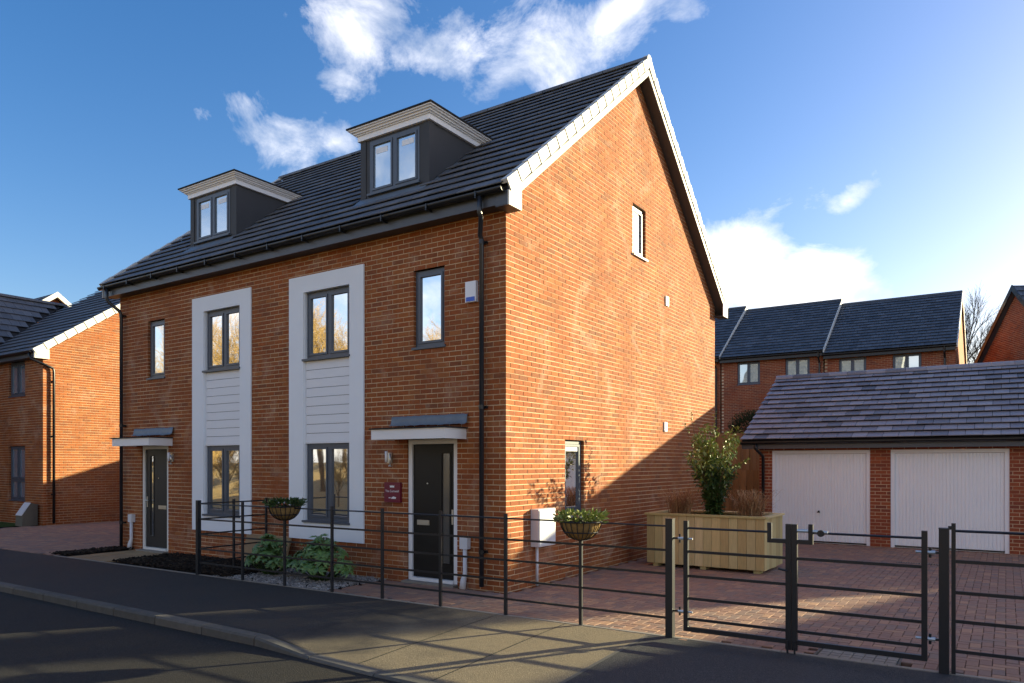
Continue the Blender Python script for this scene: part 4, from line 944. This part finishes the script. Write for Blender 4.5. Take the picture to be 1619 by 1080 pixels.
terrace(-5.36, -.86, 6.66, 9.66, 'middle house of the dark-roofed terrace above the garages', [(-4.62, -3.58, 5.46, 6.5), (-2.46, -1.42, 5.46, 6.5)], [-1.0], None)
terrace(-.80, 4.12, 6.50, 9.42, 'right-hand house of the dark-roofed terrace beside the bare tree', [(-.22, .86, 5.28, 6.34), (1.86, 2.92, 5.28, 6.34)], [3.75], None)

# house whose gable shows at the right edge
rh = thing('gabled_house', 'brick house with dark verge at the right edge behind the garages', 'house', (4.2, 31.1, GZ), R(-60))
hb = [(0, .004, -.4), (8.0, .004, -.4), (8.0, .004, 3.6), (4.0, .004, 7.68), (0, .004, 3.6)]
MB().prism(hb[::-1], (0, 8, 0)).build('mortar', M['mortar'], rh)
rtop = [lambda p: 3.6 + 1.02 * p[0] - p[1], lambda p: 3.6 + 1.02 * (8 - p[0]) - p[1]]
rgw = holder('gable_wall', rh)
lay(brick_list(0, 8, 2.0, 7.7, [], top=rtop, start_odd=.1125), (0, 0, .0), (1, 0, 0), (0, -1, 0), rgw, BRB, M['brick_b'], 0)
rr = holder('roof', rh); rmb = MB()
slope_field(rmb, (-.25, 8.2, 3.4), (-.25, -.22, 3.4), (4.0, -.22, 7.75), (4.0, 8.2, 7.75)); slope_field(rmb, (8.25, -.22, 3.4), (8.25, 8.2, 3.4), (4.0, 8.2, 7.75), (4.0, -.22, 7.75))
rmb.build('roof_tile_courses', M['ttile'], rr, stuff=True)
MB().add([(-.25, 8.2, 3.37), (-.25, -.2, 3.37), (4, -.2, 7.72), (4, 8.2, 7.72), (8.25, -.2, 3.37), (8.25, 8.2, 3.37)], [(0, 1, 2, 3), (3, 2, 4, 5)]).build('roof_deck', M['deck'], rr)
for (xa, xb) in ((-.27, 4), (8.27, 4)):
    MB().prism([(xa, -.25, 3.44), (xb, -.25, 7.82), (xb, -.25, 7.56), (xa, -.25, 3.18)], (0, .04, 0)).build('bargeboard', M['gutter'], rr)
    MB().prism([(xa, -.20, 3.28), (xb, -.20, 7.64), (xb, -.20, 7.60), (xa, -.20, 3.24)], (0, .20, 0)).build('verge_soffit', M['fascia'], rr)

# houses along the road beyond the right edge of the picture: they put the near drive in shade
ch = thing('corner_house', 'large brick house up the road beyond the right edge', 'house', (17.45, 15.0, 0), R(-19.3))
MB().box(0, 9, 0, 13.6, -.1, 5.0).build('wall', M['brick_b'], ch)
MB().prism([(-.3, -.3, 4.9), (9.3, -.3, 4.9), (8.3, -.3, 7.1), (.2, -.3, 7.1)][::-1], (0, 14.2, 0)).build('roof', M['ttile'], ch)
for i in range(4):
    f_ = MB().box(1.2 + i * 2, 2.2 + i * 2, -.03, .05, 2.9, 4.1).build('window', M['frame'], ch); MB().box(1.27 + i * 2, 2.13 + i * 2, -.04, -.028, 2.97, 4.03).build('pane', M['glass'], f_)

# ------------------------------------------------------------------ timber fences and bush on the bank
def board_fence(label, x0, x1, y, z0, z1, w=.10, rz=0):
    t = thing('timber_fence', label, 'fence', (x0, y, z0), rz); n = int((x1 - x0) / w)
    bm = [MB().box(.004, w - .004, -.009 - d, .009 - d, 0, z1 - z0).mesh('fence_board', M['fwood']) for d in (0, .016)]
    for i in range(n): inst('fence_board', bm[i % 2], (i * w, 0, rnd.uniform(-.006, .006)), t)
    for k in (.25, .75): MB().box(0, x1 - x0, .02, .06, (z1 - z0) * k - .04, (z1 - z0) * k + .04).build('fence_rail', M['fwood'], t)
    for i in range(int((x1 - x0) / 1.8) + 2): MB().box(-.045, .045, .06, .15, -.2, z1 - z0 - .1).build('fence_post', M['fwood'], t, loc=(min(i * 1.8, x1 - x0), 0, 0))
board_fence('lower timber board fence left of the garages behind the planter', -6.0, .93, 12.2, 0, 1.62)
board_fence('upper timber board fence on the bank under the dark bush', -6.0, 3.0, 13.9, GZ, 2.72)
def leaf_mesh(mb, c, d, up, l, w, fold=.25, n=1):
    d = d.normalized(); s = d.cross(up)
    s = s.normalized() if s.length > 1e-4 else Vector((1, 0, 0)); u = s.cross(d).normalized()
    c = Vector(c); mid = c + d * l * .5 - u * l * .04
    mb.add([c, mid + s * w * .5 + u * w * fold, c + d * l - u * l * .15, mid - s * w * .5 + u * w * fold, mid], [(0, 1, 4), (1, 2, 4), (2, 3, 4), (3, 0, 4)])
def rv(r): 
    while True:
        v = Vector((r.uniform(-1, 1), r.uniform(-1, 1), r.uniform(-1, 1)))
        if .05 < v.length < 1: return v.normalized()
cf = thing('round_bush', 'dark round evergreen bush behind the upper timber fence', 'bush', (-.75, 14.6, GZ))
MB().tube([(0, 0, 0), (0, 0, 1.5)], [.05, .03], 6).build('stem', M['dtwig'], cf)
r = random.Random(5); mb = MB()
for _ in range(4200):
    v = rv(r); rr_ = r.uniform(.55, 1.05); p = Vector((v.x * .66, v.y * .62, v.z * .58)) * rr_ + Vector((0, 0, 1.62))
    leaf_mesh(mb, p, v + rv(r) * .5 + Vector((0, 0, .5)), rv(r), r.uniform(.06, .12), .022)
mb.build('foliage', M['conifer'], cf)

# ------------------------------------------------------------------ estate railings and gates
fz = [1.15, .90, .655, .42, .195]
rl = thing('estate_railing', 'black five-bar estate railing round the front garden and drive', 'railing', (0, 0, 0))
px_ = [-5.09, -3.98, -3.02, -2.04, -1.10, -.12, .86, 1.86]
for i, x in enumerate(px_):
    w = .030 if i == 0 else .019
    m = MB().box(-w, w, -.014 if i else -.03, .014 if i else .03, -.05, 1.205); m.build('railing_post', M['iron'], rl, loc=(x, yf(x), 0))
    for z in fz: MB().tube([(0, -.018, 0), (0, -.012, 0)], .009, 8).build('bolt_head', M['iron'], rl, loc=(x, yf(x), z)) if z in (.90, .42) else None
ang_f = math.atan(.018)
for k, z in enumerate(fz):
    a, b = px_[0], 2.87; m = MB()
    if k == 0: m.tube([(a, yf(a), z), (b, yf(b), z)], .010, 8)
    else: m.box(0, b - a, -.018, -.010 + .0, -.0125, .0125, Matrix.Translation((a, yf(a) + .014 - .002, z)) @ Matrix.Rotation(ang_f, 4, 'Z'))
    m.build('railing_bar', M['iron'], rl)
for y_, w in ((-.72, .014), (-.06, .014)): MB().box(-.02, .02, -w, w, -.05, 1.20).build('railing_post', M['iron'], rl, loc=(-5.09, y_, 0))
for k, z in enumerate(fz): MB().box(-5.098, -5.090, -1.36, -.06, z - .012, z + .012).build('railing_bar', M['iron'], rl)
GPW = .038
gp1 = thing('gate_post', 'thick black gate post by the left gate leaf, lit on its right side', 'gate post', (2.90, yf(2.9), 0)); MB().box(-GPW, GPW, -GPW, GPW, -.1, 1.225).build('post_shaft', M['iron'], gp1); MB().box(-.04, .04, -.04, .04, 1.225, 1.232).build('post_cap', M['iron'], gp1)
gp2 = thing('gate_post', 'thick black gate post at the hinge of the right gate leaf', 'gate post', (5.36, yf(5.36), 0)); MB().box(-GPW, GPW, -GPW, GPW, -.1, 1.24).build('post_shaft', M['iron'], gp2); MB().box(-.04, .04, -.04, .04, 1.24, 1.247).build('post_cap', M['iron'], gp2)
for gp, sx in ((gp1, 1), (gp2, -1)):
    for z in (1.03, .28):
        h = MB().box(sx * .038 if sx > 0 else -.11, .11 if sx > 0 else -.038, -.012, .012, z - .01, z + .01).tube([(sx * .105, 0, z - .045), (sx * .105, 0, z + .045)], .011, 8); h.build('hinge_pin', M['iron'], gp)
def gate_leaf(label, x0, x1, hinge_left):
    t = thing('gate_leaf', label, 'gate', (x0, yf(x0), 0), ang_f); w = x1 - x0
    MB().box(0, .045, -.022, .022, .085, 1.215).build('hinge_stile', M['iron'], t, loc=(0 if hinge_left else w - .045, 0, 0))
    mx0 = w - .05 if hinge_left else 0
    MB().box(mx0, mx0 + .05, -.022, .022, .03, 1.225).build('meeting_stile', M['iron'], t)
    a, b = (.045, w - .05) if hinge_left else (.05, w - .045)
    MB().box(a, b, -.02, .02, .085, .13).build('bottom_rail', M['iron'], t)
    for z in (.90, .65, .42, .21): MB().box(a, b, -.006, .006, z - .014, z + .014).build('gate_bar', M['iron'], t)
    nx = w - .20 if hinge_left else .17          # the top bar steps down beside the latch
    if hinge_left:
        MB().tube([(a, 0, 1.14), (nx - .02, 0, 1.14)], .011, 8).build('gate_bar', M['iron'], t); MB().box(nx - .02, nx + .02, -.02, .02, 1.04, 1.23).box(nx + .02, b, -.02, .02, 1.04, 1.08).build('latch_bracket', M['iron'], t)
    else:
        MB().tube([(nx + .02, 0, 1.15), (b, 0, 1.15)], .011, 8).build('gate_bar', M['iron'], t); MB().box(nx - .02, nx + .02, -.02, .02, 1.04, 1.23).box(a, nx - .02, -.02, .02, 1.04, 1.08).build('latch_bracket', M['iron'], t)
        MB().tube([(.05, -.01, 1.165), (nx - .02, -.01, 1.165)], .017, 10).tube([(nx + .02, -.01, 1.165), (nx + .15, -.01, 1.16)], .016, 10).build('slide_bolt', M['galv'], t)
        MB().tube([(nx + .09, -.03, 1.15), (nx + .09, .02, 1.15)], .032, 12).build('latch_stop', M['iron'], t)
    for z in (1.03, .28):
        hx = .0 if hinge_left else w
        MB().tube([(hx + (-.075 if hinge_left else .075), 0, z), (hx + (.09 if hinge_left else -.09), 0, z)], [.011, .011], 8).tube([(hx + (-.06 if hinge_left else .06), 0, z), (hx + (-.004 if hinge_left else .004), 0, z)], .019, 8).build('hinge_bolt', M['galv'], t)
    if hinge_left: MB().tube([(w - .03, -.035, .78), (w - .11, -.06, .80)], .01, 8).tube([(w - .03, -.03, .12), (w - .03, -.03, .0)], .010, 8).build('drop_bolt', M['iron'], t)
    else: MB().tube([(.03, -.03, .12), (.03, -.03, .0)], .010, 8).build('drop_bolt', M['iron'], t)
gate_leaf('left leaf of the black metal gate in front of the timber planter', 3.05, 4.105, True)
gate_leaf('right leaf of the black metal gate with the galvanised latch bolt', 4.11, 5.235, False)
r2 = thing('estate_railing', 'black railing section running off right of the last gate post', 'railing', (0, 0, 0))
for x in (5.43, 6.5, 7.6): MB().box(-.016, .016, -.012, .012, -.05, 1.29 if x < 5.5 else 1.21).build('railing_post', M['iron'], r2, loc=(x, yf(x) - .0, 0))
MB().box(-.03, .0, -.012, .012, 1.235, 1.265).build('latch_catch', M['iron'], r2, loc=(5.42, yf(5.42), 0))
for k, z in enumerate([1.225, .965, .70, .455, .20]):
    m = MB(); a, b = 5.43, 7.6
    if k == 0: m.tube([(a, yf(a), z), (b, yf(b), z)], .0115, 8)
    else: m.box(0, b - a, -.02, -.012, -.0145, .0145, Matrix.Translation((a, yf(a) + .012, z)) @ Matrix.Rotation(ang_f, 4, 'Z'))
    m.build('railing_bar', M['iron'], r2)

# flower baskets fixed on top of two railing posts
def basket(x, label, zc, yellow):
    t = thing('flower_basket', label, 'flower basket', (x, yf(x) + .0, zc)); rr_ = .235; rd = random.Random(int(x * 10))
    prof = [(.001, -.20), (.07, -.195), (.13, -.165), (.18, -.115), (.212, -.05), (.225, .0)]
    MB().lathe(prof, (0, 0, 0), 24).build('coir_liner', M['coir'], t, smooth=True)
    fr2 = MB()
    for k in range(20):
        a = 2 * math.pi * k / 20; c_, s_ = math.cos(a), math.sin(a)
        fr2.tube([((q[0] + .008) * c_, (q[0] + .008) * s_, q[1] - .003) for q in prof], .0052, 4, cap=False)
    for (rz_, zz) in ((.236, .0), (.19, -.115)): fr2.tube([(rz_ * math.cos(2 * math.pi * k / 24), rz_ * math.sin(2 * math.pi * k / 24), zz) for k in range(25)], .007, 5, cap=False)
    fr2.tube([(0, 0, -.21), (0, 0, -.19)], .035, 10)
    fr2.build('wire_frame', M['iron'], t)
    so_ = MB().lathe([(.001, .005), (.21, -.01)], (0, 0, 0), 20).build('compost', M['soil'], t)
    lf = MB(); pt = MB()
    for _ in range(420):
        a, q = rd.uniform(0, 6.28), math.sqrt(rd.random()) * .22; p = Vector((q * math.cos(a), q * math.sin(a), rd.uniform(0, .05)))
        d = Vector((p.x * 2.2, p.y * 2.2, .25)) + rv(rd) * .28
        leaf_mesh(lf, p + d * .1, d, rv(rd), rd.uniform(.04, .08), rd.uniform(.022, .04))
    lf.build('leaves', M['ylow'] if yellow else M['leaf'], t)
    for _ in range(26):
        a, q = rd.uniform(0, 6.28), math.sqrt(rd.random()) * .22; c = Vector((q * math.cos(a), q * math.sin(a), rd.uniform(.06, .10)))
        n_ = (Vector((c.x, c.y - .1, .12)) + rv(rd) * .1).normalized(); s1 = n_.cross(Vector((0, 0, 1))).normalized(); s2 = n_.cross(s1)
        pts = [c + (s1 * math.cos(w_) + s2 * math.sin(w_)) * (.019 if k % 2 else .011) + n_ * (.004 if k % 2 else 0) for k, w_ in enumerate([i * math.pi / 5 for i in range(10)])]
        pt.add(pts + [c], [(i, (i + 1) % 10, 10) for i in range(10)])
    pt.build('pansies', M['petal'], t)
basket(-3.02, 'coir flower basket on the railing post before the fatsia bushes', 1.17, False)
basket(1.86, 'coir basket of yellow-green plants on the sunlit post by the gable', 1.155, True)

# ------------------------------------------------------------------ planter with shrub and grasses
pl = thing('timber_planter', 'large timber board planter beside the gable wall', 'planter', (.52, 3.66, 0)); PW, PD, PH = 2.04, 1.16, .93
for yb_ in (0, PD):
    n = 14; w = PW / n
    for i in range(n): MB().bevbox(-w / 2 + .002, w / 2 - .002, .06, PH - .03, 0, .02, .003, Matrix.Rotation(R(90), 4, 'X')).build('planter_board', M['wood'], pl, loc=((i + .5) * w, yb_ + (0.02 if yb_ == 0 else 0), 0))
for xb_ in (0, PW):
    n = 8; w = (PD - .042) / n
    for i in range(n): MB().box(-.01, .01, -w / 2 + .002, w / 2 - .002, .06, PH - .03).build('planter_board', M['wood'], pl, loc=(xb_ - (.011 if xb_ else -.011), .021 + (i + .5) * w, 0))
MB().bevbox(-.03, PW + .03, -.03, .09, PH - .029, PH + .006, .004).bevbox(-.03, PW + .03, PD - .09, PD + .03, PH - .029, PH + .006, .004).build('planter_rim', M['wood'], pl)
MB().bevbox(-.03, .09, .091, PD - .091, PH - .029, PH + .005, .004).bevbox(PW - .09, PW + .03, .091, PD - .091, PH - .029, PH + .005, .004).build('planter_rim', M['wood'], pl)
for (x, y) in ((.15, .15), (1.0, .15), (1.9, .15), (.15, 1.0), (1.9, 1.0)): MB().box(-.05, .05, -.1, .1, 0, .06).build('planter_foot', M['wood'], pl, loc=(x, y, 0))
MB().box(.03, PW - .03, .03, PD - .03, .5, PH - .09).build('compost', M['soil'], pl)
sh = thing('planter_shrub', 'tall leafy evergreen shrub growing in the timber planter', 'shrub', (1.58, 4.12, .84))
r = random.Random(21); st = MB(); la = MB(); lb = MB()
for k in range(24):
    az = r.uniform(0, 6.28); lean = r.uniform(.05, .44); hh = r.uniform(.75, 1.62); pts = []
    for i in range(7):
        t = i / 6; pts.append(Vector((math.cos(az) * lean * hh * t * (.6 + .5 * t), math.sin(az) * lean * hh * t * (.6 + .5 * t), hh * t)) + Vector((r.uniform(-.02, .02), r.uniform(-.02, .02), 0)))
    st.tube(pts, [.012 * (1 - .7 * i / 6) for i in range(7)], 5)
    for i in range(1, 7):
        for q in range(30 if i > 2 else 34):
            c = pts[i - 1].lerp(pts[i], r.random()) + rv(r) * r.uniform(.02, .11); d = rv(r) + Vector((0, 0, .25)) + Vector((pts[i].x, pts[i].y, 0))
            upper = c.z > .85 + r.uniform(-.25, .25)  # yellower leaves above the garage shadow line: sunlight put into leaf colour
            leaf_mesh(lb if upper else la, c, d, rv(r) * .6 + Vector((0, 0, 1)), r.uniform(.08, .125), r.uniform(.034, .055))
for k in range(5):                                                      # loose airy shoots at the top
    b0 = Vector((r.uniform(-.25, .15), r.uniform(-.2, .2), 1.15)); tip = b0 + Vector((r.uniform(-.35, .1), r.uniform(-.2, .2), r.uniform(.35, .75)))
    st.tube([b0, b0.lerp(tip, .5) + rv(r) * .04, tip], [.006, .004, .002], 4)
    for q in range(14): leaf_mesh(lb, b0.lerp(tip, r.random()), rv(r) + Vector((0, 0, .4)), rv(r), r.uniform(.04, .08), .03)
tip = Vector((.55, .1, 1.02)); st.tube([(0.1, 0, .6), (.3, 0, .85), tip], [.008, .006, .002], 4)
for q in range(30): leaf_mesh(lb, Vector((.3, 0, .87)).lerp(tip, r.random()), rv(r) + Vector((.3, 0, .3)), rv(r), .07, .03)
st.build('stems', M['bark2'], sh); la.build('lower_leaves', M['leaf'], sh); lb.build('sun_toned_leaves', M['ylow'], sh)
def tuft(x, y, lab, n=260, h=.46, sp=.36, seed=1):
    t = thing('dry_grass_clump', lab, 'ornamental grass', (x, y, .82)); r = random.Random(seed); m = MB()
    for _ in range(n):
        az = r.uniform(0, 6.28); b = Vector((r.gauss(0, .09), r.gauss(0, .05), 0)); o = Vector((math.cos(az), math.sin(az) * .8, 0)); s_ = r.uniform(.3, 1) * sp; hh = r.uniform(.5, 1.1) * h; sd_ = Vector((-o.y, o.x, 0)) * .0045
        p = [b, b + o * s_ * .3 + Vector((0, 0, hh * .65)), b + o * s_ * .7 + Vector((0, 0, hh)), b + o * s_ * 1.1 + Vector((0, 0, hh * r.uniform(.75, 1.05)))]
        m.add([p[0] - sd_, p[0] + sd_, p[1] + sd_, p[1] - sd_, p[2] + sd_ * .7, p[2] - sd_ * .7, p[3]], [(0, 1, 2, 3), (3, 2, 4, 5), (5, 4, 6)])
    m.build('blades', M['dry'], t)
tuft(1.0, 4.05, 'russet dry grass clump at the left end of the planter', seed=3, n=420, sp=.50, h=.5); tuft(2.2, 4.15, 'tan dry grass clump at the right end of the planter', seed=9, n=420, sp=.48, h=.5)

# ------------------------------------------------------------------ fatsia bushes, leaning slabs
def fatsia(x, y, lab, hh, wd, seed, n=62):
    t = thing('fatsia_bush', lab, 'bush', (x, y, 0)); r = random.Random(seed); st = MB(); lf = MB()
    for k in range(n):
        az = r.uniform(0, 6.28); q = math.sqrt(r.random()); c = Vector((math.cos(az) * q * wd, math.sin(az) * q * wd * .62, hh * (1.02 - .75 * q * q) * r.uniform(.55, 1.0) + .06))
        st.tube([(c.x * .2, c.y * .2, 0), (c.x * .7, c.y * .7, c.z * .6), c], [.008, .005, .004], 4, cap=False)
        nrm = (Vector((c.x * 1.0, c.y * 1.0 - .12, .55)) + rv(r) * .28).normalized(); a = nrm.cross(Vector((math.cos(az + 1.5), math.sin(az + 1.5), .1))).normalized(); b = nrm.cross(a)
        L_ = r.uniform(.13, .20)
        for i in range(8):                                              # eight fingers of the palmate leaf
            w = (i - 3.5) * .62; d = a * math.cos(w) + b * math.sin(w); d = (d - nrm * .18).normalized(); s_ = d.cross(nrm).normalized(); l = L_ * (1 - .10 * abs(i - 3.5)); ww = l * .17
            m1 = c + d * l * .55; lf.add([c, m1 + s_ * ww - nrm * .006, c + d * l - nrm * l * .22, m1 - s_ * ww - nrm * .006, m1 + nrm * .006, c + d * l * .25 + s_ * ww * .45, c + d * l * .25 - s_ * ww * .45], [(0, 5, 4), (5, 1, 4), (1, 2, 4), (2, 3, 4), (3, 6, 4), (6, 0, 4)])
    st.build('stalks', M['leaf'], t); lf.build('leaves', M['fatsia'], t, stuff=True)
fatsia(-4.12, -.72, 'left fatsia bush behind the railing under the coir basket', .60, .50, 4, 70); fatsia(-3.02, -.66, 'right fatsia bush behind the railing below the white-framed window', .66, .62, 8, 86)
for (x, lab, s_, rot) in ((-5.35, 'pale stone slab leaning on the brick wall by the railing corner', .5, .12), (-4.62, 'pale stone slab leaning on the wall behind the fatsia', .5, -.15)):
    o = MB().bevbox(-.22, .22, -.25, .27, 0, .035, .006).build('leaning_slab', M['crown'] if False else M['flag']); o.location = (x, -.13, .26); o.rotation_euler = (R(76), 0, rot * .3); tag(o, lab, 'paving slab')

# ------------------------------------------------------------------ bare trees
def tree_mesh(seed, h=9.0, spread=.42, levels=5, trunk=.16, nb=4, name='t', thin=1.0):
    r = random.Random(seed); tr = MB(); tw = MB()
    def grow(p, d, l, rad, lv):
        n = 4 if lv > 2 else 3; pts = [p]; q = p; dd = d.copy(); rs = [rad]
        for i in range(n):
            dd = (dd + rv(r) * .13 + Vector((0, 0, .05))).normalized(); q = q + dd * (l / n); pts.append(q); rs.append(rad * (1 - .45 * (i + 1) / n))
        (tr if lv >= levels - 1 else tw).tube(pts, rs, 6 if lv >= levels - 1 else (4 if lv > 1 else 3), cap=False)
        if lv == 0: return
        k = nb + (1 if r.random() < .4 else 0)
        for j in range(k):
            t = .35 + .65 * (j + r.random() * .5) / k; i = min(int(t * n), n - 1); b = pts[i].lerp(pts[i + 1], t * n - i if t * n - i <= 1 else 1)
            side = rv(r); side = (side - dd * side.dot(dd)).normalized()
            nd_ = (dd * (1 - spread * .6) + side * spread * r.uniform(.8, 1.5) + Vector((0, 0, .12))).normalized()
            grow(b, nd_, l * r.uniform(.5, .72), max(rad * .5, .006 * thin), lv - 1)
        grow(pts[-1], dd, l * .6, rad * .5, lv - 1)
    grow(Vector((0, 0, 0)), Vector((0, 0, 1)), h * .45, trunk, levels)
    return tr, tw
TR = [tree_mesh(31, 10, .50, 5, .16, 4), tree_mesh(77, 11.5, .42, 5, .19, 4), tree_mesh(5, 8.5, .55, 5, .13, 4)]
TRm = [(a.mesh('trunk', M['bark2']), b.mesh('branches', M['twig'])) for a, b in TR]
TRd = [(a.mesh('trunk', M['dtwig']), b.mesh('branches', M['dtwig'])) for a, b in TR]
def tree(i, loc, rz, s, lab, cat='tree', group=None, dark=False):
    t = thing('bare_tree', lab, cat, loc, rz, group); t.scale = (s, s, s); a, b = (TRd if dark else TRm)[i]
    for nm, me in (('trunk', a), ('branches', b)):
        o = bpy.data.objects.new(nm, me); COL.objects.link(o); o.parent = t
    return t
tree(1, (3.0, 47, 1.2), 1.0, 1.0, 'bare tree between the terrace and the gabled house', dark=True)
tree(0, (5.6, 56, 1.2), 2.0, .9, 'smaller bare tree behind the gabled house at the right', dark=True)
tree(0, (-46, 52, .0), .5, .95, 'far bare treetop over the left house roof', dark=True)
k = 0
for x in range(-54, 12, 5):
    k += 1
    tree(k % 3, (x + rnd.uniform(-1.2, 1.2), -18 + rnd.uniform(-1.5, 1.5), .3), rnd.uniform(0, 6), rnd.uniform(.8, 1.1), 'bare golden tree across the road, mirrored in the front windows', group='bare trees across the road')
    tree((k + 2) % 3, (x + 1.4, -14.2 + rnd.uniform(-1, 1), .1), rnd.uniform(0, 6), rnd.uniform(.34, .5), 'bare golden tree across the road, mirrored in the front windows', group='bare trees across the road')
    for q in (0, 1): tree((k + q) % 3, (x + 2.6 * q + rnd.uniform(-.8, .8), -11.6 + rnd.uniform(-.7, .7), .05), rnd.uniform(0, 6), rnd.uniform(.22, .34), 'bare golden tree across the road, mirrored in the front windows', group='bare trees across the road')
    if k % 2: tree((k + 1) % 3, (x + 2.5, -27 + rnd.uniform(-1.5, 1.5), 1.2), rnd.uniform(0, 6), rnd.uniform(.8, 1.1), 'bare golden tree across the road, mirrored in the front windows', group='bare trees across the road')
# tall clipped conifer beyond the right edge; its long shadow crosses the pavement before the left houses
cn = thing('columnar_conifer', 'tall narrow evergreen beside the corner house beyond the right edge', 'tree', (18.55, 24.0, 0))
MB().tube([(0, 0, 0), (0, 0, 9.3)], [.12, .02], 6).build('trunk', M['bark2'], cn)
r = random.Random(8); mb = MB()
for _ in range(9000):
    z = r.uniform(.3, 9.6); R0 = .92 * min(1, (9.8 - z) / 2.2) ** .6; a = r.uniform(0, 6.28); q = R0 * math.sqrt(r.uniform(.2, 1.1))
    leaf_mesh(mb, (q * math.cos(a), q * math.sin(a), z), Vector((math.cos(a), math.sin(a), 1.2)) + rv(r) * .4, rv(r), r.uniform(.15, .28), .09)
mb.build('foliage', M['conifer'], cn)
